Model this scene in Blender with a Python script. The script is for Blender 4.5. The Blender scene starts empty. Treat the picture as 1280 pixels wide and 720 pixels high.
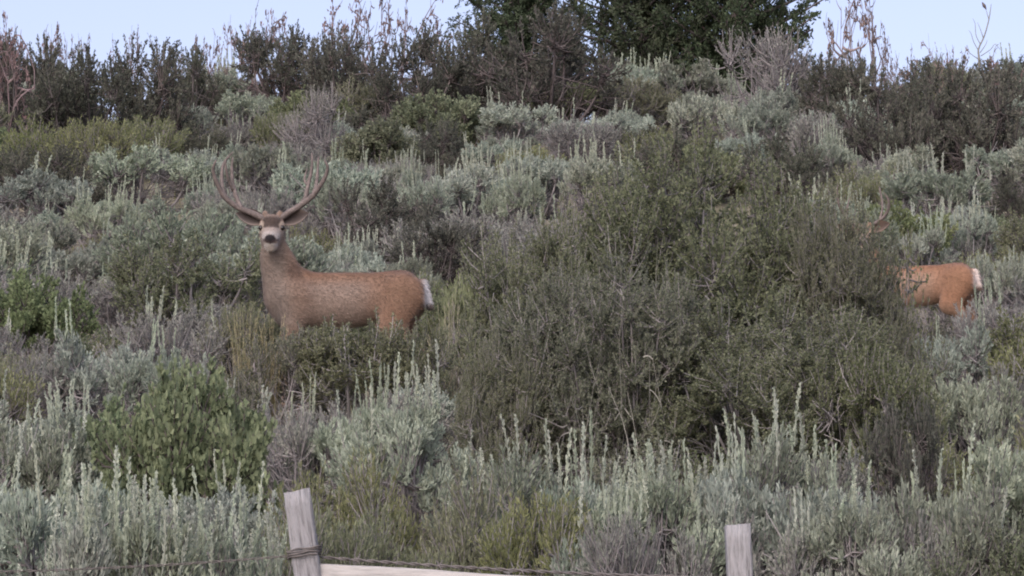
import bpy, math, random
import numpy as np
from mathutils import Vector, Matrix, Quaternion

# ------------------------------------------------------------------ camera, sky, sun, exposure
scene = bpy.context.scene
col = scene.collection
F_PX = 5250.0            # focal length in photo pixels (1280 wide)
CAM_Z = 1.6
PITCH = math.atan(0.13)
cam_d = bpy.data.cameras.new('camera')
cam = bpy.data.objects.new('camera', cam_d)
col.objects.link(cam)
cam.location = (0, 0, CAM_Z)
cam.rotation_euler = (math.pi / 2 + PITCH, 0, 0)
cam_d.sensor_width = 36.0
cam_d.lens = 36.0 * F_PX / 1280.0
cam_d.clip_start = 0.1
cam_d.clip_end = 3000
scene.camera = cam

SUN_ELEV = math.radians(42)
SUN_AZ = math.radians(200)          # compass-like, measured clockwise from +Y: behind the camera, a little left
world = bpy.data.worlds.new('World')
scene.world = world
world.use_nodes = True
wn = world.node_tree.nodes
wl = world.node_tree.links
wn.clear()
w_out = wn.new('ShaderNodeOutputWorld')
w_bg = wn.new('ShaderNodeBackground')
w_sky = wn.new('ShaderNodeTexSky')
w_sky.sky_type = 'NISHITA'
w_sky.sun_disc = False
w_sky.sun_elevation = SUN_ELEV
w_sky.sun_rotation = SUN_AZ
w_sky.air_density = 1.0
w_sky.dust_density = 3.0
w_sky.ozone_density = 1.6
w_tint = wn.new('ShaderNodeMix')
w_tint.data_type = 'RGBA'
w_tint.blend_type = 'MULTIPLY'
w_tint.inputs[0].default_value = 1.0
w_tint.inputs[7].default_value = (1.20, 0.965, 1.0, 1)
wl.new(w_sky.outputs[0], w_tint.inputs[6])
wl.new(w_tint.outputs[2], w_bg.inputs[0])
w_bg.inputs[1].default_value = 0.11
wl.new(w_bg.outputs[0], w_out.inputs[0])

sun_d = bpy.data.lights.new('sun', 'SUN')
sun_d.energy = 1.5
sun_d.angle = math.radians(75)
sun_d.color = (0.91, 1.0, 0.95)
sun = bpy.data.objects.new('sun', sun_d)
col.objects.link(sun)
sd = Vector((math.sin(SUN_AZ) * math.cos(SUN_ELEV), math.cos(SUN_AZ) * math.cos(SUN_ELEV), math.sin(SUN_ELEV)))
sun.rotation_euler = sd.to_track_quat('Z', 'Y').to_euler()
sun.location = (-10, -10, 30)

vs = scene.view_settings
vs.view_transform = 'Standard'
vs.look = 'None'
vs.exposure = 1.1
vs.gamma = 1.0
vs.use_curve_mapping = False
scene.cycles.use_denoising = True
scene.cycles.max_bounces = 6
scene.cycles.diffuse_bounces = 4
scene.cycles.glossy_bounces = 2
scene.cycles.transmission_bounces = 4
scene.cycles.filter_width = 2.0

# ------------------------------------------------------------------ helpers
def srgb(r, g, b):
    f = lambda c: (c / 255) / 12.92 if c / 255 <= 0.04045 else ((c / 255 + 0.055) / 1.055) ** 2.4
    return (f(r), f(g), f(b), 1)

def mesh_np(name, verts, faces, mat=None, tint=None, colr=None, smooth=False):
    """faces: list of (n,3) or (n,4) int arrays"""
    me = bpy.data.meshes.new(name)
    verts = np.asarray(verts, np.float32)
    me.vertices.add(len(verts))
    me.vertices.foreach_set('co', verts.ravel())
    loops = np.concatenate([f.ravel() for f in faces]).astype(np.int32)
    sizes = np.concatenate([np.full(len(f), f.shape[1], np.int32) for f in faces])
    starts = np.concatenate([[0], np.cumsum(sizes)[:-1]]).astype(np.int32)
    me.loops.add(len(loops))
    me.loops.foreach_set('vertex_index', loops)
    me.polygons.add(len(sizes))
    me.polygons.foreach_set('loop_start', starts)
    if smooth:
        me.polygons.foreach_set('use_smooth', np.ones(len(sizes), bool))
    if tint is not None:
        a = me.attributes.new('tint', 'FLOAT', 'POINT')
        a.data.foreach_set('value', np.asarray(tint, np.float32))
    if colr is not None:
        a = me.attributes.new('coat', 'FLOAT_COLOR', 'POINT')
        c4 = np.ones((len(verts), 4), np.float32)
        c4[:, :3] = colr
        a.data.foreach_set('color', c4.ravel())
    me.update(calc_edges=True)
    if mat:
        me.materials.append(mat)
    return me

def obj(name, me, parent=None, loc=(0, 0, 0)):
    o = bpy.data.objects.new(name, me)
    col.objects.link(o)
    o.location = loc
    if parent is not None:
        o.parent = parent
    return o

def tag(o, label, cat, group=None):
    o['label'] = label
    o['category'] = cat
    if group:
        o['group'] = group
    return o

def nrm(v):
    return v / (np.linalg.norm(v, axis=-1, keepdims=True) + 1e-9)

class Acc:
    """collects vertices and faces of one mesh"""
    def __init__(self):
        self.v, self.f3, self.f4, self.t, self.n = [], [], [], [], 0
    def add(self, v, f3=None, f4=None, t=None):
        v = np.asarray(v, np.float32).reshape(-1, 3)
        if f3 is not None and len(f3):
            self.f3.append(np.asarray(f3) + self.n)
        if f4 is not None and len(f4):
            self.f4.append(np.asarray(f4) + self.n)
        self.v.append(v)
        self.t.append(np.full(len(v), 0.5, np.float32) if t is None else np.asarray(t, np.float32))
        self.n += len(v)
    def mesh(self, name, mat, smooth=False):
        faces = []
        if self.f3:
            faces.append(np.concatenate(self.f3))
        if self.f4:
            faces.append(np.concatenate(self.f4))
        return mesh_np(name, np.concatenate(self.v), faces, mat, np.concatenate(self.t), smooth=smooth)

def bez(A, B, C, t):
    t = t[..., None]
    return (1 - t) ** 2 * A + 2 * t * (1 - t) * B + t * t * C

def bez_t(A, B, C, t):
    t = t[..., None]
    return nrm(2 * (1 - t) * (B - A) + 2 * t * (C - B))

def frame(D, rng=None):
    ref = np.where(np.abs(D[..., 2:3]) > 0.9, np.array([1.0, 0, 0]), np.array([0, 0, 1.0]))
    U = nrm(np.cross(D, ref))
    V = np.cross(D, U)
    return U, V

def tubes(acc, A, B, C, r0, r1, K=4, S=3, t=None):
    """a tapered tube along each bezier of arrays A,B,C (T,3)"""
    T = len(A)
    if T == 0:
        return
    ts = np.linspace(0, 1, K + 1)
    tt = np.broadcast_to(ts, (T, K + 1))
    P = bez(A[:, None], B[:, None], C[:, None], tt)
    D = bez_t(A[:, None], B[:, None], C[:, None], tt)
    U, V = frame(D)
    r0 = np.broadcast_to(np.asarray(r0, float), (T,))
    r1 = np.broadcast_to(np.asarray(r1, float), (T,))
    R = r0[:, None] + (r1 - r0)[:, None] * ts
    an = np.linspace(0, 2 * np.pi, S, endpoint=False)
    ring = P[:, :, None] + R[:, :, None, None] * (np.cos(an)[None, None, :, None] * U[:, :, None] + np.sin(an)[None, None, :, None] * V[:, :, None])
    idx = np.arange(T * (K + 1) * S).reshape(T, K + 1, S)
    a = idx[:, :-1]
    b = idx[:, 1:]
    q = np.stack([a, np.roll(a, -1, 2), np.roll(b, -1, 2), b], -1).reshape(-1, 4)
    tv = None
    if t is not None:
        tv = np.repeat(t, (K + 1) * S)
    acc.add(ring, None, q, tv)

def leaves(acc, P, D, L, W, rng, tint, fold=0.25):
    """one folded diamond leaf (two triangles) for each point"""
    n = len(P)
    D = nrm(D)
    U, V = frame(D)
    a = rng.uniform(0, 2 * np.pi, n)[:, None]
    S = np.cos(a) * U + np.sin(a) * V
    N = np.cross(D, S)
    L = np.broadcast_to(np.asarray(L, float), (n,))[:, None]
    W = np.broadcast_to(np.asarray(W, float), (n,))[:, None]
    mid = P + D * L * 0.55
    v = np.stack([P, mid + S * W * 0.5 + N * W * fold, P + D * L, mid - S * W * 0.5 + N * W * fold], 1)
    i = np.arange(n)[:, None] * 4
    f = np.concatenate([i + np.array([0, 1, 2]), i + np.array([0, 2, 3])])
    acc.add(v, f, None, np.repeat(tint, 4))

def rand_unit(rng, n):
    return nrm(rng.normal(size=(n, 3)))

# ------------------------------------------------------------------ materials
def new_mat(name):
    m = bpy.data.materials.new(name)
    m.use_nodes = True
    m.node_tree.nodes.clear()
    return m, m.node_tree.nodes, m.node_tree.links

def leaf_mat(name, cols, trans=0.25, var=0.22, hue=0.02, gloss=0.0):
    m, n, l = new_mat(name)
    out = n.new('ShaderNodeOutputMaterial')
    at = n.new('ShaderNodeAttribute')
    at.attribute_name = 'tint'
    rp = n.new('ShaderNodeValToRGB')
    e = rp.color_ramp.elements
    e[0].position, e[0].color = 0.0, cols[0]
    e[1].position, e[1].color = 1.0, cols[-1]
    for k, c in enumerate(cols[1:-1]):
        x = e.new((k + 1) / (len(cols) - 1))
        x.color = c
    l.new(at.outputs['Fac'], rp.inputs[0])
    oi = n.new('ShaderNodeObjectInfo')
    hs = n.new('ShaderNodeHueSaturation')
    mr = n.new('ShaderNodeMapRange')
    mr.inputs[3].default_value, mr.inputs[4].default_value = 1 - var, 1 + var
    l.new(oi.outputs['Random'], mr.inputs[0])
    l.new(mr.outputs[0], hs.inputs['Value'])
    m2 = n.new('ShaderNodeMath'); m2.operation = 'MULTIPLY'; m2.inputs[1].default_value = 7.31
    m3 = n.new('ShaderNodeMath'); m3.operation = 'FRACT'
    l.new(oi.outputs['Random'], m2.inputs[0]); l.new(m2.outputs[0], m3.inputs[0])
    mh = n.new('ShaderNodeMapRange')
    mh.inputs[3].default_value, mh.inputs[4].default_value = 0.5 - hue, 0.5 + hue
    l.new(m3.outputs[0], mh.inputs[0]); l.new(mh.outputs[0], hs.inputs['Hue'])
    m4 = n.new('ShaderNodeMath'); m4.operation = 'MULTIPLY'; m4.inputs[1].default_value = 13.7
    m5 = n.new('ShaderNodeMath'); m5.operation = 'FRACT'
    l.new(oi.outputs['Random'], m4.inputs[0]); l.new(m4.outputs[0], m5.inputs[0])
    ms = n.new('ShaderNodeMapRange')
    ms.inputs[3].default_value, ms.inputs[4].default_value = 0.75, 1.25
    l.new(m5.outputs[0], ms.inputs[0]); l.new(ms.outputs[0], hs.inputs['Saturation'])
    l.new(rp.outputs[0], hs.inputs['Color'])
    df = n.new('ShaderNodeBsdfDiffuse')
    tr = n.new('ShaderNodeBsdfTranslucent')
    mx = n.new('ShaderNodeMixShader')
    mx.inputs[0].default_value = trans
    l.new(hs.outputs[0], df.inputs[0]); l.new(hs.outputs[0], tr.inputs[0])
    l.new(df.outputs[0], mx.inputs[1]); l.new(tr.outputs[0], mx.inputs[2])
    l.new(mx.outputs[0], out.inputs[0])
    return m

def rough_mat(name, c0, c1, scale=8.0, stretch=(1, 1, 1), bump=0.3, rough=0.85, c2=None, detail=6):
    m, n, l = new_mat(name)
    out = n.new('ShaderNodeOutputMaterial')
    bs = n.new('ShaderNodeBsdfPrincipled')
    bs.inputs['Roughness'].default_value = rough
    bs.inputs['Specular IOR Level'].default_value = 0.25
    tc = n.new('ShaderNodeTexCoord')
    mp = n.new('ShaderNodeMapping')
    mp.inputs['Scale'].default_value = stretch
    nz = n.new('ShaderNodeTexNoise')
    nz.inputs['Scale'].default_value = scale
    nz.inputs['Detail'].default_value = detail
    nz.inputs['Roughness'].default_value = 0.7
    rp = n.new('ShaderNodeValToRGB')
    e = rp.color_ramp.elements
    e[0].position, e[0].color = 0.3, c0
    e[1].position, e[1].color = 0.7, c1
    if c2:
        x = e.new(0.5); x.color = c2
    bp = n.new('ShaderNodeBump')
    bp.inputs['Strength'].default_value = bump
    bp.inputs['Distance'].default_value = 0.01
    l.new(tc.outputs['Object'], mp.inputs[0]); l.new(mp.outputs[0], nz.inputs['Vector'])
    l.new(nz.outputs[0], rp.inputs[0]); l.new(rp.outputs[0], bs.inputs['Base Color'])
    l.new(nz.outputs[0], bp.inputs['Height']); l.new(bp.outputs[0], bs.inputs['Normal'])
    l.new(bs.outputs[0], out.inputs[0])
    return m

def bark_mat(name, c0, c1, var=0.2):
    m = leaf_mat(name, [c0, c1], trans=0.0, var=var, hue=0.015)
    return m

def lin(r, g, b):
    return (r, g, b, 1)

M = {}
M['sage'] = leaf_mat('sage_leaf', [lin(.17, .195, .15), lin(.265, .30, .24), lin(.36, .40, .325)], .34, .22)
M['sage_b'] = leaf_mat('sage_leaf_blue', [lin(.19, .228, .19), lin(.295, .342, .287), lin(.39, .44, .372)], .34, .20)
M['stalk'] = leaf_mat('sage_stalk', [lin(.26, .295, .235), lin(.35, .392, .318), lin(.44, .48, .40)], .34, .15)
M['purple'] = leaf_mat('woody_sage_leaf', [lin(.145, .148, .135), lin(.225, .23, .212), lin(.315, .33, .29)], .3, .18)
M['bitter'] = leaf_mat('bitterbrush_leaf', [lin(.105, .12, .075), lin(.16, .178, .115), lin(.225, .245, .165)], .4, .08)
M['green'] = leaf_mat('snowberry_leaf', [lin(.102, .128, .073), lin(.16, .192, .112), lin(.245, .28, .17)], .4, .10)
M['rabbit'] = leaf_mat('rabbitbrush_leaf', [lin(.122, .138, .076), lin(.185, .203, .118), lin(.265, .283, .172)], .38, .14, .015)
M['bright'] = leaf_mat('bright_leaf', [lin(.12, .15, .08), lin(.178, .212, .122), lin(.25, .285, .17)], .3, .1)
M['dark'] = leaf_mat('dark_leaf', [lin(.065, .072, .058), lin(.102, .11, .088), lin(.155, .16, .128)], .34, .15)
M['red'] = leaf_mat('reddish_leaf', [lin(.12, .085, .08), lin(.20, .145, .135), lin(.29, .225, .21)], .35, .15)
M['juniper'] = leaf_mat('juniper_leaf', [lin(.034, .05, .03), lin(.054, .075, .045), lin(.085, .108, .065)], .12, .1)
M['grass'] = leaf_mat('dry_grass', [lin(.22, .21, .13), lin(.32, .305, .195), lin(.45, .42, .29)], .3, .15)
M['grass_g'] = leaf_mat('green_grass', [lin(.11, .115, .065), lin(.18, .185, .11), lin(.28, .27, .17)], .3, .15)
M['bark'] = bark_mat('sage_bark', lin(.125, .119, .122), lin(.25, .238, .24))
M['bark_d'] = bark_mat('dark_bark', lin(.06, .053, .054), lin(.14, .125, .123))
M['bark_g'] = bark_mat('grey_bark', lin(.17, .165, .15), lin(.29, .285, .26))
M['bark_r'] = bark_mat('reddish_bark', lin(.10, .08, .08), lin(.20, .165, .165))
M['ground'] = rough_mat('soil', lin(.10, .09, .07), lin(.23, .21, .165), 3.0, bump=0.8, c2=lin(.16, .148, .11))

# ------------------------------------------------------------------ terrain
PD = [-600, -60, -10, 0, 8, 15.4, 20, 24, 30, 36, 42, 50, 58, 63, 68, 76, 90, 140, 400, 1500]
PZ = [-14, -2.5, -.2, 0, .55, 1.72, 2.68, 3.44, 4.61, 5.80, 7.22, 9.29, 11.35, 12.35, 12.9, 13.0, 12.2, 8, -8, -30]
_dd = np.arange(-600, 1500, 0.25)
_zz = np.interp(_dd, PD, PZ)
_k = np.hanning(21); _k /= _k.sum()
_zz = np.convolve(np.pad(_zz, 10, 'edge'), _k, 'valid')

def ground_z(x, y):
    z = np.interp(y, _dd, _zz)
    w = np.clip((np.asarray(y, float) - 10) / 10, 0, 1)
    bump = 0.06 * np.sin(1.7 * x + 0.6 * y) * np.sin(1.1 * y - 0.8 * x) + 0.05 * np.sin(0.6 * x + 2.1) * np.sin(0.45 * y + .4)
    return z + bump * w

def axis_pts(lo, hi, core_lo, core_hi, step):
    a = list(np.arange(core_lo, core_hi + 1e-6, step))
    s = step; p = core_hi
    while p < hi:
        s *= 1.35; p += s; a.append(min(p, hi))
    s = step; p = core_lo
    while p > lo:
        s *= 1.35; p -= s; a.insert(0, max(p, lo))
    return np.array(a)

gx = axis_pts(-1200, 1200, -14, 14, 0.3)
gy = axis_pts(-590, 1490, 4, 74, 0.3)
GX, GY = np.meshgrid(gx, gy, indexing='ij')
GZ = ground_z(GX, GY)
gi = np.arange(GX.size).reshape(GX.shape)
gq = np.stack([gi[:-1, :-1], gi[1:, :-1], gi[1:, 1:], gi[:-1, 1:]], -1).reshape(-1, 4)
ground = obj('ground', mesh_np('ground', np.stack([GX, GY, GZ], -1).reshape(-1, 3), [gq], M['ground'], smooth=True))
ground['kind'] = 'structure'

cp, sp = math.cos(PITCH), math.sin(PITCH)
def project(x, y, z):
    z = z - CAM_Z
    fwd = y * cp + z * sp
    up = -y * sp + z * cp
    return 640 + F_PX * x / fwd, 360 - F_PX * up / fwd, fwd

def px_x(px, y, z):
    """world x of photo column px at depth y, height z"""
    fwd = y * cp + (z - CAM_Z) * sp
    return (px - 640) / F_PX * fwd

def solve_top(px, ytop, h):
    """the spot on the slope where a plant h metres tall reaches photo row ytop in column px"""
    lo, hi = 14.0, 60.5
    for _ in range(50):
        m = (lo + hi) / 2
        x = px_x(px, m, _zz[0] if False else float(ground_z(0, m)) + h)
        z = float(ground_z(x, m))
        if project(x, m, z + h)[1] > ytop:
            lo = m
        else:
            hi = m
    d = (lo + hi) / 2
    z = float(ground_z(0, d))
    x = px_x(px, d, z + h)
    return x, d, float(ground_z(x, d))

# ------------------------------------------------------------------ shrub prototypes
def crown(rng, R, H, n, zmin=.45, lr=(.28, .42)):
    """lobe centres and radii that fill an uneven dome"""
    a = rng.uniform(0, 2 * np.pi, n) + np.arange(n) * 2.4
    r = R * .74 * np.sqrt(rng.uniform(0, 1, n))
    r[0] *= .2
    C = np.stack([r * np.cos(a), r * np.sin(a), np.zeros(n)], 1)
    top = 1 - .42 * (r / R) ** 2
    C[:, 2] = H * top * rng.uniform(zmin, .80, n)
    LR = R * rng.uniform(lr[0], lr[1], n)
    return C, LR

def shrub_proto(key, seed, R=.5, H=.8, lobes=10, twigs=24, lpt=36, leaf=(.03, .008), leafmat='sage', barkmat='bark',
                up=.6, spread=.7, t0=.35, stalks=0, dead=60, twig_r=.0035, limb_r=.014, zmin=.45, lr=(.28, .42), stalk_len=(.18, .36),
                cluster=0.0, droop=0.0, stalk_mat='stalk', zcut=0.0):
    """returns dict(name->mesh) with stems, foliage and, if asked, flower stalks"""
    rng = np.random.default_rng(seed)
    C, LR = crown(rng, R, H, lobes, zmin, lr)
    st, fo, fs = Acc(), Acc(), Acc()
    # limbs from the root crown
    base = np.stack([rng.normal(0, R * .10, lobes), rng.normal(0, R * .10, lobes), np.full(lobes, -.06)], 1)
    tip = C - np.array([0, 0, 1]) * LR[:, None] * .35
    ctrl = (base + tip) / 2 + np.stack([(tip - base)[:, 0] * .25, (tip - base)[:, 1] * .25, -np.abs(tip[:, 2]) * .08], 1) + rng.normal(0, .03, (lobes, 3))
    tubes(st, base, ctrl, tip, limb_r, limb_r * .55, 5, 5, rng.uniform(0, 1, lobes))
    # leafy twigs
    T = lobes * twigs
    li = np.repeat(np.arange(lobes), twigs)
    d = rand_unit(rng, T)
    out = nrm(C[li] * np.array([1, 1, .0]) + 1e-4)
    d = nrm(d + np.array([0, 0, up]) + out * .35)
    ln = LR[li] * rng.uniform(.65, 1.12, T)
    E = C[li] + d * ln[:, None] * np.array([1, 1, 1.0])
    E[:, 2] = np.maximum(E[:, 2], .05)
    S = tip[li] + rng.normal(0, 1, (T, 3)) * LR[li][:, None] * .12
    Q = (S + E) / 2 + (d - np.array([0, 0, 1.0])) * ln[:, None] * .16 + rng.normal(0, .015, (T, 3))
    tubes(st, S, Q, E, twig_r * 1.6, twig_r * .7, 3, 3, rng.uniform(0, 1, T))
    # bare dead twigs in the lower part
    if dead:
        k = rng.integers(0, lobes, dead)
        A = base[k] * .6 + (tip[k] - base[k]) * rng.uniform(.1, .7, dead)[:, None]
        dd = nrm(rand_unit(rng, dead) + out[k * twigs] * .5 + np.array([0, 0, .35]))
        B = A + dd * (R * rng.uniform(.3, .75, dead))[:, None]
        B[:, 2] = np.maximum(B[:, 2], .04)
        Qm = (A + B) / 2 + rng.normal(0, .035, (dead, 3))
        tubes(st, A, Qm, B, twig_r * 1.5, twig_r * .6, 3, 3, rng.uniform(0, 1, dead))
        A2 = np.repeat(bez(A, Qm, B, rng.uniform(.35, .8, dead)), 2, 0)
        B2 = A2 + nrm(np.repeat(dd, 2, 0) + rand_unit(rng, 2 * dead) * .9) * (R * rng.uniform(.1, .3, 2 * dead))[:, None]
        tubes(st, A2, (A2 + B2) / 2 + rng.normal(0, .012, A2.shape), B2, twig_r, twig_r * .5, 2, 3, rng.uniform(0, 1, 2 * dead))
    # leaves
    n = T * lpt
    ti = np.repeat(np.arange(T), lpt)
    t = t0 + (1 - t0) * rng.uniform(0, 1, n) ** .8
    if cluster > 0:
        t = np.round(t * 9) / 9 + rng.normal(0, .012, n)
    P = bez(S[ti], Q[ti], E[ti], t) + rng.normal(0, leaf[0] * .25, (n, 3))
    D = bez_t(S[ti], Q[ti], E[ti], np.clip(t, 0, 1)) + rand_unit(rng, n) * spread + np.array([0, 0, .25 - droop])
    lobe_t = rng.normal(0, .10, lobes)
    twig_t = rng.normal(0, .13, T)
    tint = np.clip(.5 + lobe_t[li[ti]] + twig_t[ti] + rng.normal(0, .14, n), 0, 1)
    if zcut:
        rr_ = np.hypot(P[:, 0], P[:, 1]) / R
        kp = P[:, 2] > zcut * H * (1 - .45 * rr_) * rng.uniform(.6, 1.25, T)[ti]
        P, D, tint = P[kp], D[kp], tint[kp]
        n = len(P)
    leaves(fo, P, D, leaf[0] * rng.uniform(.65, 1.25, n), leaf[1] * rng.uniform(.7, 1.2, n), rng, tint)
    res = {'stems': st.mesh(key + '_stems', M[barkmat]), 'foliage': fo.mesh(key + '_foliage', M[leafmat])}
    # where stalks can stand: ends of the highest twigs
    order = np.argsort(-(E[:, 2] + rng.normal(0, H * .09, T)))
    spots = [(E[i], d[i]) for i in order[:90]]
    if stalks:
        pick = order[:int(stalks * 1.5)][rng.permutation(int(stalks * 1.5))[:stalks]]
        A = E[pick] - np.array([0, 0, .03])
        dv = nrm(d[pick] * .16 + np.array([0, 0, 1.0]) + rng.normal(0, .07, (stalks, 3)))
        L = rng.uniform(*stalk_len, stalks)
        stalk_mesh(fs, A, dv, L, rng)
        res['flower_stalks'] = fs.mesh(key + '_stalks', M[stalk_mat])
    return {'parts': res, 'R': R, 'H': H, 'spots': spots}

def stalk_mesh(fs, A, dv, L, rng, per=46):
    n = len(A)
    E = A + dv * L[:, None]
    Q = (A + E) / 2 + rng.normal(0, .012, (n, 3)) * np.array([1, 1, .2])
    tubes(fs, A, Q, E, .004, .0022, 3, 3, rng.uniform(.2, .6, n))
    ti = np.repeat(np.arange(n), per)
    t = rng.uniform(.12, 1, n * per)
    P = bez(A[ti], Q[ti], E[ti], t)
    D = bez_t(A[ti], Q[ti], E[ti], t)
    D = D + rand_unit(rng, n * per) * .38
    w = (1.05 - t) ** .5
    tw = np.clip(.55 + np.repeat(rng.normal(0, .2, n), per) + rng.normal(0, .12, n * per), 0, 1)
    leaves(fs, P, D, (.016 + .016 * w) * rng.uniform(.7, 1.2, n * per), .009 * rng.uniform(.7, 1.2, n * per), rng, tw)

P = {}
def fam(name, lst):
    for pr in lst:
        co = []
        for pn, me in pr['parts'].items():
            if pn in ('stems', 'trunk') and len(pr['parts']) > 1 and name not in ('bare',):
                continue
            if pn == 'flower_stalks':
                continue
            a = np.empty(len(me.vertices) * 3, np.float32)
            me.vertices.foreach_get('co', a)
            co.append(a.reshape(-1, 3))
        co = np.concatenate(co)
        pr['H'] = float(np.percentile(co[:, 2], 99.3))
        pr['R'] = float(np.percentile(np.hypot(co[:, 0], co[:, 1]), 97))
    P[name] = lst

fam('spiky', [shrub_proto('spiky%d' % i, 100 + i, .5, .72, 11, 26, 38, (.034, .011), 'sage_b' if i % 2 else 'sage', 'bark', up=.7, spread=.65,
                          stalks=[18, 24, 15, 30, 20][i], dead=140, zcut=.60, stalk_len=(.12, .28), lr=(.24, .38)) for i in range(5)])
fam('sage', [shrub_proto('sage%d' % i, 200 + i, .52, .68, 12, 26, 40, (.032, .012), 'sage' if i % 2 else 'sage_b', 'bark', up=.5, spread=.85,
                         stalks=[4, 0, 6, 3][i], dead=150, stalk_len=(.10, .22), zcut=.62, lr=(.24, .37)) for i in range(4)])
fam('hero', [shrub_proto('hero%d' % i, 250 + i, .5, .72, 13, 28, 38, (.030, .010), 'sage_b' if i % 2 else 'sage', 'bark', up=.7, spread=.65,
                         stalks=0, dead=140, zcut=.45, lr=(.24, .38)) for i in range(3)])
fam('purple', [shrub_proto('purple%d' % i, 300 + i, .52, .62, 12, 22, 22, (.026, .009), 'purple', 'bark', up=.5, spread=.8,
                           stalks=[5, 0, 9, 3][i], dead=230, stalk_len=(.10, .24), zcut=.7) for i in range(4)])
fam('bitter', [shrub_proto('bitter%d' % i, 400 + i, .6, .85, 18, 26, 48, (.023, .012), 'bitter', 'bark', up=.3, spread=1.6,
                           t0=.2, dead=70, lr=(.26, .42), zmin=.3) for i in range(4)])
fam('olive', [shrub_proto('olive%d' % i, 450 + i, 1.1, 1.8, 84, 26, 58, (.023, .012), 'bitter', 'bark', up=.25, spread=1.7,
                          t0=.12, dead=110, lr=(.16, .27), zmin=.20, twig_r=.003, limb_r=.012) for i in range(2)])
fam('wispy', [shrub_proto('wispy%d' % i, 480 + i, .45, 1.2, 16, 9, 16, (.027, .013), 'bitter', 'bark', up=.5, spread=1.5,
                          t0=.1, dead=20, lr=(.30, .5), zmin=.25, twig_r=.003, limb_r=.006) for i in range(2)])
fam('green', [shrub_proto('green%d' % i, 500 + i, .55, .75, 22, 26, 30, (.030, .022), 'green', 'bark_d', up=.3, spread=1.1,
                          t0=.3, dead=50, lr=(.24, .36), zmin=.28) for i in range(3)])
fam('bright', [shrub_proto('bright%d' % i, 550 + i, .5, .6, 14, 22, 30, (.034, .010), 'bright', 'bark', up=.8, spread=.7,
                           t0=.2, dead=20, lr=(.22, .36), zmin=.25) for i in range(2)])
fam('rabbit', [shrub_proto('rabbit%d' % i, 600 + i, .52, .66, 15, 28, 36, (.030, .008), 'rabbit', 'bark', up=.6, spread=.85,
                           t0=.2, dead=40, zmin=.3) for i in range(4)])
fam('dark', [shrub_proto('dark%d' % i, 700 + i, .65, .95, 15, 24, 34, (.026, .014), 'dark', 'bark_d', up=.3, spread=1.0,
                         t0=.3, dead=120, lr=(.24, .38), zmin=.3) for i in range(4)])
fam('twiggy', [shrub_proto('twiggy%d' % i, 800 + i, .6, .95, 14, 26, 9, (.024, .009), 'purple', 'bark', up=.5, spread=.9,
                           t0=.4, dead=300, lr=(.26, .42), zmin=.35) for i in range(2)])

def bare_proto(key, seed, H=1.4, R=.6, stems=6, leafmat='red', lpt=9, barkmat='bark_r', tiers=3, lean=0.0, twist=.22, rad=.022):
    rng = np.random.default_rng(seed)
    st, fo = Acc(), Acc()
    A = np.stack([rng.normal(0, R * .12, stems), rng.normal(0, R * .12, stems), np.full(stems, -.05)], 1)
    an = rng.uniform(0, 2 * np.pi, stems)
    D = nrm(np.stack([np.cos(an) * .85 + lean, np.sin(an) * .85, np.full(stems, 1.0)], 1) + rng.normal(0, .12, (stems, 3)))
    L = H * rng.uniform(.42, .62, stems)
    r = np.full(stems, rad)
    tips = None
    for k in range(tiers + 1):
        E = A + D * L[:, None]
        Q = (A + E) / 2 + rng.normal(0, twist, A.shape) * L[:, None] * .8
        tubes(st, A, Q, E, r, r * .55, 4, 4 if k < 2 else 3, rng.uniform(0, 1, len(A)))
        if k >= tiers - 1 and lpt:
            nl = lpt * len(A)
            ti = np.repeat(np.arange(len(A)), lpt)
            t = rng.uniform(.35, 1.05, nl)
            Pp = bez(A[ti], Q[ti], E[ti], t) + rng.normal(0, .012, (nl, 3))
            tn = np.clip(.5 + np.repeat(rng.normal(0, .2, len(A)), lpt) + rng.normal(0, .15, nl), 0, 1)
            keep = np.repeat(rng.uniform(0, 1, len(A)) < .5, lpt)
            leaves(fo, Pp[keep], (bez_t(A[ti], Q[ti], E[ti], np.clip(t, 0, 1)) + rand_unit(rng, nl) * .9)[keep], .052 * rng.uniform(.6, 1.2, keep.sum()), .032, rng, tn[keep])
        nb = 3 if k else 3
        m = len(A)
        src = np.repeat(np.arange(m), nb)
        t = rng.uniform(.4, 1.0, m * nb)
        t[::nb] = 1.0
        A2 = bez(A[src], Q[src], E[src], t)
        D2 = nrm(bez_t(A[src], Q[src], E[src], t) + rng.normal(0, .78, (m * nb, 3)) + np.array([0, 0, .02]))
        L = L[src] * rng.uniform(.38, .68, m * nb)
        r = np.maximum(r[src] * .55, min(.0065, rad * .4))
        A, D = A2, D2
    res = {'stems': st.mesh(key + '_stems', M[barkmat])}
    if lpt:
        res['foliage'] = fo.mesh(key + '_foliage', M[leafmat])
    return {'parts': res, 'R': R, 'H': H, 'spots': []}

fam('bare', [bare_proto('bare%d' % i, 900 + i, 1.4, .6, [6, 5, 7, 6][i], lpt=[6, 9, 4, 7][i]) for i in range(4)])
fam('dead', [bare_proto('dead%d' % i, 950 + i, 1.2, .5, 4, lpt=0, barkmat='bark_g', twist=.12, rad=.006, tiers=2) for i in range(2)])

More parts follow.
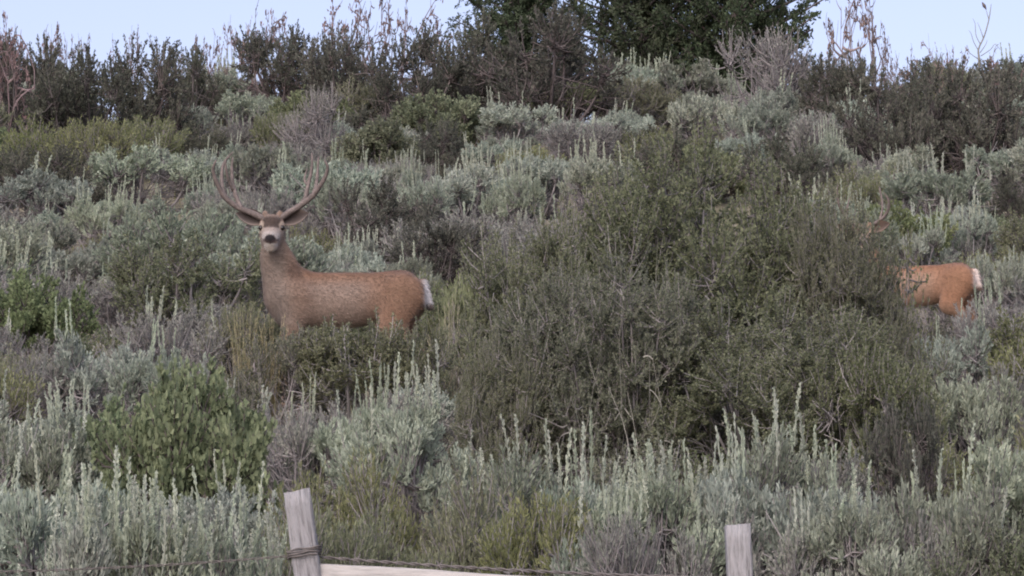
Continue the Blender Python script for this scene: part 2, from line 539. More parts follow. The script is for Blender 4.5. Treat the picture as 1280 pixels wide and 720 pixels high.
def juniper_proto(key, seed, R=1.8, H=4.6):
    rng = np.random.default_rng(seed)
    st, fo = Acc(), Acc()
    tubes(st, np.array([[0, 0, -.2]]), np.array([[.08, .05, H * .4]]), np.array([[0, 0, H * .82]]), .16, .03, 8, 8, np.array([.4]))
    nb = 110
    h = np.linspace(.03, .95, nb) * H
    an = np.arange(nb) * 2.4 + rng.normal(0, .3, nb)
    rr = R * np.clip(np.sin(np.pi * (.25 + .75 * (h / H) ** .9)), .05, 1) ** .6 * rng.uniform(.55, 1.05, nb)
    A = np.stack([np.zeros(nb), np.zeros(nb), h * .85], 1)
    E = np.stack([np.cos(an) * rr, np.sin(an) * rr, h + .12 * rr], 1)
    Q = (A + E) / 2 - np.array([0, 0, .12])
    tubes(st, A, Q, E, .03, .01, 5, 4, rng.uniform(0, 1, nb))
    tw = 22
    ti = np.repeat(np.arange(nb), tw)
    t = rng.uniform(.12, 1, nb * tw)
    S = bez(A[ti], Q[ti], E[ti], t)
    d = nrm(rand_unit(rng, nb * tw) + np.array([0, 0, .3]) + nrm(E - A)[ti] * .4)
    ln = rng.uniform(.16, .40, nb * tw)
    T2 = S + d * ln[:, None]
    Qm = (S + T2) / 2 + rng.normal(0, .03, S.shape)
    tubes(st, S, Qm, T2, .007, .003, 2, 3, rng.uniform(0, 1, nb * tw))
    lp = 34
    n = nb * tw * lp
    tj = np.repeat(np.arange(nb * tw), lp)
    t = rng.uniform(.1, 1.05, n)
    Pp = bez(S[tj], Qm[tj], T2[tj], t) + rng.normal(0, .025, (n, 3))
    D = nrm(T2 - S)[tj] + rand_unit(rng, n) * .8
    tint = np.clip(.5 + np.repeat(rng.normal(0, .18, nb * tw), lp) + rng.normal(0, .12, n), 0, 1)
    leaves(fo, Pp, D, .07 * rng.uniform(.6, 1.2, n), .032, rng, tint)
    return {'parts': {'trunk': st.mesh(key + '_trunk', M['bark_d']), 'crown': fo.mesh(key + '_crown', M['juniper'])}, 'R': R, 'H': H, 'spots': []}
fam('juniper', [juniper_proto('juniper%d' % i, 1000 + i) for i in range(2)])

def tuft_proto(key, seed, n=70, H=.45, R=.16, mat='grass', heads=True):
    rng = np.random.default_rng(seed)
    fo = Acc()
    a = rng.uniform(0, 2 * np.pi, n); r = R * np.sqrt(rng.uniform(0, 1, n)) * .5
    A = np.stack([r * np.cos(a), r * np.sin(a), np.full(n, -.02)], 1)
    L = H * rng.uniform(.45, 1.05, n)
    lean = rng.normal(0, .28, (n, 2)) + np.stack([np.cos(a), np.sin(a)], 1) * .2
    E = A + np.concatenate([lean * L[:, None], L[:, None]], 1)
    Q = A + (E - A) * .55 * np.array([.45, .45, 1.15])
    tubes(fo, A, Q, E, .0032, .0012, 4, 3, rng.uniform(0, 1, n))
    if heads:
        per = 12
        k = n // 2
        ti = np.repeat(np.arange(k), per)
        t = rng.uniform(.74, 1.02, k * per)
        leaves(fo, bez(A[ti], Q[ti], E[ti], t), bez_t(A[ti], Q[ti], E[ti], np.clip(t, 0, 1)) + rand_unit(rng, k * per) * .4, .02, .006, rng, rng.uniform(.4, 1, k * per))
    return {'parts': {'blades': fo.mesh(key + '_blades', M[mat])}, 'R': R, 'H': H, 'spots': []}
fam('tuft', [tuft_proto('tuft%d' % i, 1100 + i, mat=['grass', 'grass_g', 'grass'][i]) for i in range(3)])

STALKS = []
for i in range(6):
    a_ = Acc(); rg = np.random.default_rng(40 + i)
    stalk_mesh(a_, np.zeros((1, 3)), nrm(np.array([[rg.normal(0, .05), rg.normal(0, .05), 1.0]])), np.array([.30]), rg, per=64)
    STALKS.append(a_.mesh('single_stalk%d' % i, M['stalk']))

NAMES = {'spiky': 'sagebrush', 'sage': 'sagebrush', 'hero': 'sagebrush', 'purple': 'sagebrush', 'bitter': 'bitterbrush', 'olive': 'bitterbrush', 'wispy': 'bitterbrush', 'green': 'leafy_shrub',
         'bright': 'leafy_shrub', 'rabbit': 'rabbitbrush', 'dark': 'dark_shrub', 'twiggy': 'twiggy_shrub', 'bare': 'bare_branched_shrub',
         'dead': 'dead_shrub', 'juniper': 'juniper_tree', 'tuft': 'grass_tuft'}
CATS = {'sagebrush': 'sagebrush', 'bitterbrush': 'shrub', 'leafy_shrub': 'shrub', 'rabbitbrush': 'shrub', 'dark_shrub': 'shrub',
        'twiggy_shrub': 'shrub', 'bare_branched_shrub': 'shrub', 'dead_shrub': 'shrub', 'juniper_tree': 'tree', 'grass_tuft': 'grass'}
GROUPS = {'sagebrush': 'sagebrush on the hillside', 'bitterbrush': 'dark olive brush on the hillside', 'leafy_shrub': 'green leafy shrubs', 'rabbitbrush': 'olive rabbitbrush on the hillside',
          'dark_shrub': 'dark shrubs near the ridge', 'twiggy_shrub': 'grey twiggy shrubs', 'bare_branched_shrub': 'bare reddish shrubs on the skyline',
          'dead_shrub': 'dead grey branches', 'juniper_tree': 'dark trees on the skyline', 'grass_tuft': 'pale grass tufts'}
PLACED = []
rnd = random.Random(5)

def plant(kind, i, loc, sx, sy, sz, rot, label=None, stalks=0, seed=0):
    pr = P[kind][i % len(P[kind])]
    nm = NAMES[kind]
    root = bpy.data.objects.new(nm, None)
    root.empty_display_size = .1
    col.objects.link(root)
    root.location = loc
    root.rotation_euler = (0, 0, rot)
    root.scale = (sx, sy, sz)
    for pn, me in pr['parts'].items():
        c = obj(pn, me, root)
        if pn not in ('stems', 'trunk'):
            c['kind'] = 'stuff'
    if stalks:
        rg = random.Random(seed)
        sel = rg.sample(pr['spots'], min(stalks, len(pr['spots'])))
        for e, dv in sel:
            s = obj('flower_stalk', rg.choice(STALKS), root, (float(e[0]), float(e[1]), float(e[2]) - .03))
            q = rg.choice((.4, .55, .7, .8, .9, 1.05)) * rg.uniform(.85, 1.15)
            s.scale = (1.0 / sx * 1.15, 1.0 / sy * 1.15, q / sz)
            s.rotation_euler = (float(-dv[1]) * .16 + rg.gauss(0, .06), float(dv[0]) * .16 + rg.gauss(0, .06), rg.uniform(0, 6.3))
    root['group'] = GROUPS[nm]
    root['category'] = CATS[nm]
    if label:
        root['label'] = label
    PLACED.append((root, kind, sx * pr['R'], sz * pr['H']))
    return root

HEROES = []
def hero(kind, i, px, ytop, wpx, h, label, stalks=0, depth=None, rot=None):
    if depth is None:
        x, d, z = solve_top(px, ytop, h)
    else:
        d = depth
        x = px_x(px, d, float(ground_z(0, d)) + .8)
        z = float(ground_z(x, d))
        yb = project(x, d, z)[1]
        h = (yb - ytop) / F_PX * d
    pr = P[kind][i % len(P[kind])]
    w = wpx / F_PX * d
    if kind in ('hero', 'sage', 'purple', 'rabbit', 'spiky', 'bitter', 'green'):
        w = max(w, .92 * h)
        wpx = w / d * F_PX
    s = w / (2 * pr['R'])
    r = plant(kind, i, (x, d, z - .02), s, s * rnd.uniform(.9, 1.1), h / pr['H'], rot if rot is not None else rnd.uniform(0, 6.28), label, stalks, seed=int(px * 7 + ytop))
    HEROES.append((x, d, w / 2, px, ytop, wpx, h / d * F_PX))
    return r


# ------------------------------------------------------------------ the deer
def surface_nets(Fv, org, h):
    nx, ny, nz = Fv.shape
    ins = Fv < 0
    acc = np.zeros((nx - 1, ny - 1, nz - 1, 3), np.float32)
    cnt = np.zeros((nx - 1, ny - 1, nz - 1), np.float32)
    sl = lambda o, n: slice(o, n - 1 + o)
    corners = [(i, j, k) for i in (0, 1) for j in (0, 1) for k in (0, 1)]
    for a in corners:
        for ax in range(3):
            if a[ax]:
                continue
            b = list(a); b[ax] = 1
            fa = Fv[sl(a[0], nx), sl(a[1], ny), sl(a[2], nz)]
            fb = Fv[sl(b[0], nx), sl(b[1], ny), sl(b[2], nz)]
            cr = (fa < 0) != (fb < 0)
            t = np.where(cr, fa / np.where(cr, fa - fb, 1), 0)
            for q in range(3):
                acc[..., q] += np.where(cr, a[q] + (t if q == ax else 0), 0)
            cnt += cr
    use = cnt > 0
    ids = -np.ones(use.shape, np.int64)
    ids[use] = np.arange(use.sum())
    cell = np.argwhere(use)
    V = (cell + acc[use] / cnt[use][:, None]) * h + org
    quads = []
    for ax in range(3):
        u, w = (ax + 1) % 3, (ax + 2) % 3
        A = np.moveaxis(ins, ax, 0)
        I = np.moveaxis(ids, ax, 0)
        if u > w:
            pass
        s0, s1 = A[:-1], A[1:]
        ed = (s0 != s1)
        e = np.argwhere(ed[:, 1:-1, 1:-1]) + np.array([0, 1, 1])
        i, j, k = e.T
        q = np.stack([I[i, j - 1, k - 1], I[i, j, k - 1], I[i, j, k], I[i, j - 1, k]], 1)
        inside0 = s0[i, j, k]
        flip = inside0 if ax != 1 else ~inside0
        q = np.where(flip[:, None], q, q[:, ::-1])
        quads.append(q)
    return V, np.concatenate(quads)

def build_deer_body():
    h = .0095
    org = np.array([-.78, -.42, -.03], np.float32)
    dims = (int(1.50 / h), int(.72 / h), int(1.52 / h))
    X = org[0] + h * np.arange(dims[0], dtype=np.float32)[:, None, None]
    Y = org[1] + h * np.arange(dims[1], dtype=np.float32)[None, :, None]
    Z = org[2] + h * np.arange(dims[2], dtype=np.float32)[None, None, :]
    F = np.full(dims, 10.0, np.float32)
    def smin(a, b, k):
        q = np.clip(.5 + .5 * (b - a) / k, 0, 1)
        return b + (a - b) * q - k * q * (1 - q)
    def box(lo, hi, pad):
        s = []
        for q in range(3):
            a = max(0, int((lo[q] - pad - org[q]) / h)); b = min(dims[q], int((hi[q] + pad - org[q]) / h) + 2)
            s.append(slice(a, b))
        return tuple(s)
    def put(s, dist, k):
        F[s] = smin(F[s], dist, k)
    def ell(c, r, k=.07):
        c = np.array(c); r = np.array(r)
        s = box(c - r, c + r, .22)
        x, y, z = X[s[0]] - c[0], Y[:, s[1]] - c[1], Z[:, :, s[2]] - c[2]
        k0 = np.sqrt((x / r[0]) ** 2 + (y / r[1]) ** 2 + (z / r[2]) ** 2)
        k1 = np.sqrt((x / r[0] ** 2) ** 2 + (y / r[1] ** 2) ** 2 + (z / r[2] ** 2) ** 2) + 1e-6
        put(s, k0 * (k0 - 1) / k1, k)
    def cone(a, b, ra, rb, k=.05, ys=1.0):
        a = np.array(a, float); b = np.array(b, float)
        rm = max(ra, rb)
        s = box(np.minimum(a, b) - rm, np.maximum(a, b) + rm, .16)
        x, y, z = X[s[0]] - a[0], (Y[:, s[1]] - a[1]) / ys, Z[:, :, s[2]] - a[2]
        d = b - a; d[1] /= ys
        t = np.clip((x * d[0] + y * d[1] + z * d[2]) / (d @ d), 0, 1)
        dist = np.sqrt((x - t * d[0]) ** 2 + (y - t * d[1]) ** 2 + (z - t * d[2]) ** 2) - (ra + (rb - ra) * t)
        put(s, dist * min(ys, 1), k)
    # trunk
    ell((-.35, 0, .785), (.21, .150, .208))
    ell((-.07, 0, .782), (.34, .152, .182))
    ell((.17, 0, .800), (.26, .130, .155))
    ell((.355, 0, .815), (.185, .145, .182))
    cone((-.30, 0, .930), (.40, 0, .932), .052, .052, .09)
    # neck
    cone((-.41, 0, .865), (-.525, -.015, 1.20), .152, .084, .07, .82)
    cone((-.48, 0, .83), (-.54, -.03, 1.08), .10, .072, .07, .85)
    # head, turned to the camera
    ell((-.535, -.045, 1.318), (.088, .105, .084), .03)
    cone((-.535, -.07, 1.285), (-.535, -.250, 1.192), .078, .050, .03)
    cone((-.535, -.03, 1.225), (-.535, -.230, 1.150), .066, .036, .03)
    ell((-.535, -.265, 1.192), (.043, .035, .033), .02)
    for s in (-1, 1):
        ell((-.535 + s * .055, -.085, 1.320), (.024, .04, .020), .02)
        ell((-.535 + s * .045, -.05, 1.245), (.03, .06, .05), .03)
        cone((-.535 + s * .040, -.02, 1.37), (-.535 + s * .052, -.015, 1.415), .026, .022, .02)
        # legs
        yo = .105 * s
        dx = .03 * s
        cone((-.36, yo * .98, .80), (-.36 + dx, yo * 1.05, .58), .125, .075, .04, .7)
        cone((-.36 + dx, yo, .60), (-.375 + dx * 2, yo * .95, .40), .062, .038, .03)
        cone((-.375 + dx * 2, yo * .95, .40), (-.37 + dx * 2, yo * .95, .10), .033, .022, .02)
        cone((-.37 + dx * 2, yo * .95, .10), (-.40 + dx * 2, yo * .95, .02), .026, .032, .02)
        cone((.385, yo * .85, .82), (.325 + dx, yo * 1.15, .60), .160, .095, .035, .68)
        cone((.345 + dx, yo, .61), (.50 + dx, yo * .95, .43), .085, .040, .04, .8)
        cone((.50 + dx, yo * .95, .43), (.46 + dx, yo * .95, .12), .032, .023, .02)
        cone((.46 + dx, yo * .95, .12), (.43 + dx, yo * .95, .02), .026, .032, .02)
    # tail
    cone((.525, 0, .92), (.572, -.01, .75), .032, .022, .03)
    V, Q = surface_nets(F, org, h)
    return V.astype(np.float32), Q

def vnoise(p, s, seed=0):
    r = np.random.default_rng(seed)
    out = 0
    for k in range(5):
        a = r.normal(0, 1, 3) * s
        out = out + np.sin(p @ a + r.uniform(0, 6.28))
    return out / 5

def deer_colours(V):
    x, y, z = V[:, 0], V[:, 1], V[:, 2]
    nz_ = vnoise(V, 18, 1) * .5 + vnoise(V, 45, 2) * .5
    body = np.array([.188, .115, .078])
    C = np.tile(body, (len(V), 1))
    def blend(c, w):
        w = np.clip(w, 0, 1)[:, None]
        C[:] = C * (1 - w) + np.array(c) * w
    S = lambda a, b, v: np.clip((v - a) / (b - a), 0, 1) ** 2 * (3 - 2 * np.clip((v - a) / (b - a), 0, 1))
    # greyer flank where the summer coat is thin
    blend([.205, .158, .130], .95 * S(.36, .10, np.abs(x + .08 + .05 * nz_)) * S(.97, .86, z) * (z > .5))
    blend([.155, .085, .055], .7 * S(.93, 1.0, z) * (x > -.3))
    # neck and brisket grey
    nk = S(-.26, -.50, x + .18 * (z - .9) + .03 * nz_) * (z > .55)
    blend([.165, .133, .112], nk)
    blend([.16, .115, .10], .7 * S(.10, .03, np.abs(y)) * S(-.49, -.57, x) * S(.98, .80, z) * (z > .5))
    # dark coat patch where neck meets back, lighter haunch: muscle shading put into the colour
    dm = np.sqrt(((x + .375) / .07) ** 2 + ((z - .985) / .085) ** 2)
    blend([.085, .055, .042], .8 * S(1.2, .4, dm + .25 * nz_))
    blend([.20, .128, .088], .6 * S(1.2, .3, np.sqrt(((x - .38) / .13) ** 2 + ((z - .80) / .13) ** 2)))
    # legs
    blend([.165, .118, .09], S(.66, .50, z))
    blend([.05, .04, .035], S(.05, .03, z))
    # pale belly
    blend([.34, .27, .21], .8 * S(.63, .58, z) * (np.abs(y) < .11) * S(-.25, -.1, x) * S(.34, .25, x) * (z > .5))
    # white rump and tail
    blend([.52, .51, .52], S(.508, .545, x + .015 * nz_) * S(.70, .76, z) * S(1.00, .965, z))
    blend([.10, .08, .075], S(.53, .56, x) * S(.79, .755, z) * (z > .70))
    # face
    hx = x + .535
    hd = S(1.09, 1.17, z - .25 * (y + .1)) * (y < .1)
    blend([.19, .135, .105], hd * S(1.19, 1.26, z) * .6)
    blend([.25, .21, .185], hd * S(-.07, -.16, y) * S(1.315, 1.285, z))              # pale muzzle and cheeks
    blend([.33, .30, .28], hd * S(-.14, -.20, y) * S(1.275, 1.24, z) * S(1.19, 1.21, z))
    blend([.05, .036, .03], hd * S(.075, .055, np.abs(hx)) * S(1.282, 1.300, z) * S(1.40, 1.36, z) * (y < -.03))   # dark brow
    for s in (-1, 1):
        dd_ = np.sqrt((hx - s * .070) ** 2 + (y + .105) ** 2 + (z - 1.300) ** 2)
        blend([.34, .28, .23], .9 * S(.05, .034, dd_))
    blend([.58, .55, .52], hd * S(-.17, -.2, y) * S(1.172, 1.158, z))               # white chin
    blend([.34, .29, .25], .6 * hd * S(-.10, -.14, y) * S(1.165, 1.14, z) * (z > 1.11))
    ns = np.sqrt((hx / .040) ** 2 + ((z - 1.196) / .032) ** 2)
    blend([.012, .010, .012], S(1.1, .85, ns) * S(-.24, -.265, y))
    # mouth line
    blend([.05, .035, .035], S(.012, .006, np.abs(z - 1.166 - .02 * (np.abs(hx) / .04))) * S(-.2, -.22, y) * .8)
    C *= .82 * (1 + .16 * nz_)[:, None]
    return np.clip(C, 0, 1)

def coat_mat(name, mult=(1, 1, 1), noise=0.15):
    m, n, l = new_mat(name)
    out = n.new('ShaderNodeOutputMaterial')
    bs = n.new('ShaderNodeBsdfPrincipled')
    bs.inputs['Roughness'].default_value = .8
    bs.inputs['Specular IOR Level'].default_value = .15
    bs.inputs['Sheen Weight'].default_value = .15
    at = n.new('ShaderNodeAttribute'); at.attribute_name = 'coat'
    mx = n.new('ShaderNodeMix'); mx.data_type = 'RGBA'; mx.blend_type = 'MULTIPLY'; mx.inputs[0].default_value = 1
    mx.inputs[7].default_value = (*mult, 1)
    l.new(at.outputs['Color'], mx.inputs[6])
    tc = n.new('ShaderNodeTexCoord')
    nz = n.new('ShaderNodeTexNoise'); nz.inputs['Scale'].default_value = 110; nz.inputs['Detail'].default_value = 4
    l.new(tc.outputs['Object'], nz.inputs['Vector'])
    mr = n.new('ShaderNodeMapRange')
    mr.inputs[1].default_value, mr.inputs[2].default_value = .3, .7
    mr.inputs[3].default_value, mr.inputs[4].default_value = 1 - noise, 1 + noise
    l.new(nz.outputs[0], mr.inputs[0])
    hs = n.new('ShaderNodeHueSaturation')
    l.new(mr.outputs[0], hs.inputs['Value']); l.new(mx.outputs[2], hs.inputs['Color'])
    bp = n.new('ShaderNodeBump'); bp.inputs['Strength'].default_value = .5; bp.inputs['Distance'].default_value = .004
    l.new(nz.outputs[0], bp.inputs['Height']); l.new(bp.outputs[0], bs.inputs['Normal'])
    l.new(hs.outputs[0], bs.inputs['Base Color']); l.new(bs.outputs[0], out.inputs[0])
    return m

def gloss_mat(name, c, rough=.15):
    m, n, l = new_mat(name)
    out = n.new('ShaderNodeOutputMaterial')
    bs = n.new('ShaderNodeBsdfPrincipled')
    bs.inputs['Base Color'].default_value = c
    bs.inputs['Roughness'].default_value = rough
    l.new(bs.outputs[0], out.inputs[0])
    return m
M['eye'] = gloss_mat('deer_eye', lin(.010, .007, .006), .12)
M['velvet'] = rough_mat('antler_velvet', lin(.075, .064, .06), lin(.19, .162, .15), 34, bump=.8, c2=lin(.12, .10, .094))

def tube_path(acc, pts, radii, S=9, sub=4):
    pts = np.array(pts, float); radii = np.array(radii, float)
    n = len(pts)
    u = np.linspace(0, n - 1, (n - 1) * sub + 1)
    def cr(A):
        o = []
        for q in u:
            i = min(int(q), n - 2); t = q - i
            p0, p1, p2, p3 = A[max(i - 1, 0)], A[i], A[i + 1], A[min(i + 2, n - 1)]
            o.append(.5 * (2 * p1 + (p2 - p0) * t + (2 * p0 - 5 * p1 + 4 * p2 - p3) * t * t + (3 * p1 - p0 - 3 * p2 + p3) * t ** 3))
        return np.array(o)
    Pp, R = cr(pts), np.interp(u, np.arange(n), radii)
    D = nrm(np.gradient(Pp, axis=0))
    ref = np.array([0.2, 1, 0.1])
    U = nrm(np.cross(D, ref)); V = np.cross(D, U)
    an = np.linspace(0, 2 * np.pi, S, endpoint=False)
    ring = Pp[:, None] + R[:, None, None] * (np.cos(an)[None, :, None] * U[:, None] + np.sin(an)[None, :, None] * V[:, None])
    m = len(Pp)
    idx = np.arange(m * S).reshape(m, S)
    a, b = idx[:-1], idx[1:]
    q = np.stack([a, np.roll(a, -1, 1), np.roll(b, -1, 1), b], -1).reshape(-1, 4)
    vs_ = np.concatenate([ring.reshape(-1, 3), Pp[:1], Pp[-1:]])
    f3 = [[m * S, idx[0, (k + 1) % S], idx[0, k]] for k in range(S)] + [[m * S + 1, idx[-1, k], idx[-1, (k + 1) % S]] for k in range(S)]
    acc.add(vs_, np.array(f3), q)

def ear_mesh(side):
    """cupped, leaf-shaped ear reaching sideways from the skull"""
    nu, nv = 14, 11
    V, C = [], []
    for layer in (0, 1):
        for a in range(nu):
            u = a / (nu - 1)
            half = .060 * math.sin(math.pi * min(1, u * .92 + .10)) ** .75 * (1 if u < .98 else .3)
            for b in range(nv):
                v = b / (nv - 1) * 2 - 1
                x = .21 * u
                cup = .045 * (v * v - .9) * math.sin(math.pi * min(1, u * .9 + .1))
                y = -cup * 1.0 - (.006 if layer == 0 else -.004)
                z = half * v
                V.append((side * x, -(-y) if False else -y * -1, z))
                rim = abs(v) ** 3
                inner = np.array([.055, .045, .042]) * (1 - rim) + np.array([.17, .135, .115]) * rim
                C.append(inner if layer == 0 else np.array([.12, .088, .072]))
    V = np.array(V); C = np.array(C)
    idx = np.arange(2 * nu * nv).reshape(2, nu, nv)
    f = []
    for L_ in (0, 1):
        a = idx[L_]
        q = np.stack([a[:-1, :-1], a[1:, :-1], a[1:, 1:], a[:-1, 1:]], -1).reshape(-1, 4)
        f.append(q if L_ == 0 else q[:, ::-1])
    for b in (0, nv - 1):
        f.append(np.stack([idx[0, :-1, b], idx[1, :-1, b], idx[1, 1:, b], idx[0, 1:, b]], -1))
    f.append(np.stack([idx[0, -1, :-1], idx[1, -1, :-1], idx[1, -1, 1:], idx[0, -1, 1:]], -1))
    return V, f, C

dV, dQ = build_deer_body()
dC = deer_colours(dV)
# outward hair direction for the short coat
def hair_mesh(V, Q, C, n, rng, mat, name):
    a, b, c, d_ = V[Q[:, 0]], V[Q[:, 1]], V[Q[:, 2]], V[Q[:, 3]]
    N = np.cross(c - a, d_ - b)
    area = np.linalg.norm(N, axis=1)
    N = nrm(N)
    k = rng.choice(len(Q), n, p=area / area.sum())
    u, v = rng.uniform(0, 1, (2, n))[:, :, None]
    Pp = (a[k] * (1 - u) + b[k] * u) * (1 - v) + (d_[k] * (1 - u) + c[k] * u) * v
    nn = N[k]
    flow = np.where((Pp[:, 2:3] > 1.12) & (Pp[:, 1:2] < -.05), np.array([0, 1.0, .1]), np.array([1.0, 0, -.55]))
    t = flow - (flow * nn).sum(1, keepdims=True) * nn
    D = nrm(nrm(t) + nn * rng.uniform(.12, .55, (n, 1)) + rng.normal(0, .22, (n, 3)))
    head = Pp[:, 2] > 1.15
    L = np.where(head, .011, .022) * rng.uniform(.6, 1.3, n)
    L = np.where((Pp[:, 0] > .5) & (Pp[:, 2] > .7), .035, L)
    S = nrm(np.cross(D, nn)) * .0021
    T = Pp + D * L[:, None]
    Vv = np.stack([Pp - S - nn * .001, Pp + S - nn * .001, T], 1).reshape(-1, 3)
    Fv = np.arange(3 * n).reshape(n, 3)
    cc = C[Q[k, 0]] * rng.uniform(.66, 1.34, (n, 1))
    return mesh_np(name, Vv, [Fv], mat, colr=np.repeat(np.clip(cc, 0, 1), 3, 0))

def make_deer(px_c, depth, z_scale, yaw, mult, antlers, label, hairs):
    x = px_x(px_c, depth, float(ground_z(0, depth)) + .8)
    root = bpy.data.objects.new('mule_deer_buck', None)
    col.objects.link(root)
    root.location = (x, depth, float(ground_z(x, depth)))
    root.rotation_euler = (0, 0, yaw)
    root.scale = (z_scale,) * 3
    tag(root, label, 'deer', 'bucks on the hillside')
    mat = coat_mat('coat', mult)
    body = obj('body', mesh_np('deer_body', dV, [dQ], mat, colr=dC, smooth=True), root)
    hr = obj('coat_hair', hair_mesh(dV, dQ, dC, hairs, np.random.default_rng(3), mat, 'deer_hair'), body)
    hr['kind'] = 'stuff'
    for s in (-1, 1):
        V, f, C = ear_mesh(s)
        e = obj('ear', mesh_np('deer_ear', V, f, mat, colr=C, smooth=True), root, (-.535 + s * .058, -.005, 1.365))
        e.rotation_euler = (math.radians(-12), -s * math.radians(13), s * math.radians(-12))
        a = Acc()
        th = np.linspace(0, np.pi, 9); ph = np.linspace(0, 2 * np.pi, 13)
        TH, PH = np.meshgrid(th, ph, indexing='ij')
        sp_ = np.stack([np.sin(TH) * np.cos(PH) * .021, np.sin(TH) * np.sin(PH) * .021, np.cos(TH) * .018], -1)
        ii = np.arange(TH.size).reshape(TH.shape)
        a.add(sp_, None, np.stack([ii[:-1, :-1], ii[1:, :-1], ii[1:, 1:], ii[:-1, 1:]], -1).reshape(-1, 4))
        obj('eye', a.mesh('deer_eye', M['eye'], True), root, (-.535 + s * .074, -.116, 1.298))
    for strands in antlers:
        a = Acc()
        for pts, rad in strands:
            tube_path(a, pts, [q * .96 for q in rad])
        obj('antler', a.mesh('antler', M['velvet'], True), root)
    return root

def A_(pts):      # photo pixels of the buck's antlers -> deer space (x, y given, z)
    return [((p[0] - 435) / 175.0, p[2], (517 - p[1]) / 175.0 - .1 * p[2]) for p in pts]
left = [(A_([(331, 277, -.02), (318, 270, -.02), (300, 263, -.03), (284, 252, -.05), (274, 236, -.08), (269, 220, -.12), (273, 209, -.15)]), [.025, .024, .022, .020, .017, .013, .005]),
        (A_([(303, 264, -.03), (297, 250, .0), (292, 232, .03), (290, 213, .05), (291, 196, .05)]), [.019, .017, .015, .012, .004]),
        (A_([(287, 255, -.04), (281, 243, -.02), (278, 224, .02), (280, 204, .05), (291, 189, .07)]), [.018, .016, .014, .011, .004]),
        (A_([(293, 240, .02), (287, 228, -.03), (284, 215, -.06), (284, 206, -.08)]), [.013, .012, .010, .004])]
right = [(A_([(350, 277, -.02), (361, 269, -.02), (375, 261, -.03), (390, 250, -.05), (399, 240, -.08), (407, 228, -.11), (410, 217, -.14), (406, 209, -.15)]), [.025, .024, .022, .021, .018, .015, .011, .005]),
         (A_([(374, 262, -.03), (381, 251, .0), (385, 231, .03), (389, 210, .05), (389, 190, .06)]), [.019, .017, .015, .012, .004]),
         (A_([(389, 251, -.04), (394, 240, -.02), (396, 220, .03), (397, 195, .06)]), [.018, .016, .013, .004]),
         (A_([(385, 233, .03), (380, 224, .06), (383, 208, .1)]), [.012, .010, .004])]
make_deer(435, 29.3, 1.0, 0.0, (1, 1, 1), [left, right], 'antlered buck standing side on with its head turned to face the camera', 42000)

def B_(pts):      # smaller rack of the second buck, in deer space
    return [(-.535 + p[0], p[1], p[2]) for p in pts]
left2 = [(B_([(-.04, -.01, 1.37), (-.10, .0, 1.43), (-.18, .0, 1.50), (-.235, -.04, 1.60), (-.245, -.08, 1.72), (-.235, -.1, 1.79)]), [.02, .018, .016, .013, .010, .004]),
         (B_([(-.17, .0, 1.49), (-.17, .04, 1.60), (-.15, .06, 1.70)]), [.014, .011, .004])]
right2 = [(B_([(.04, -.01, 1.37), (.10, .0, 1.42), (.19, .0, 1.48), (.245, -.03, 1.56), (.25, -.07, 1.64), (.21, -.1, 1.70)]), [.02, .019, .018, .015, .012, .004]),
          (B_([(.15, .0, 1.45), (.17, .05, 1.58), (.15, .07, 1.72), (.13, .08, 1.80)]), [.014, .012, .010, .004])]
make_deer(1150, 33.4, .84, math.radians(-16), (1.28, 1.14, 1.02), [left2, right2], 'orange-brown deer with smaller antlers half hidden behind the big olive bush', 26000)

# ------------------------------------------------------------------ the fence in the foreground
M['post'] = rough_mat('weathered_post', lin(.08, .078, .083), lin(.28, .28, .295), 16, (6, 6, .6), 1.0, .9, lin(.23, .23, .24))
M['post_b'] = rough_mat('weathered_post_pale', lin(.10, .10, .103), lin(.31, .31, .325), 16, (6, 6, .6), 1.0, .9, lin(.24, .24, .25))
M['board'] = rough_mat('pale_board', lin(.21, .205, .20), lin(.36, .35, .34), 10, (5, 5, .6), .4, .8, lin(.30, .29, .28))
M['wire'] = rough_mat('rusty_wire', lin(.07, .066, .066), lin(.16, .145, .14), 40, bump=.4)

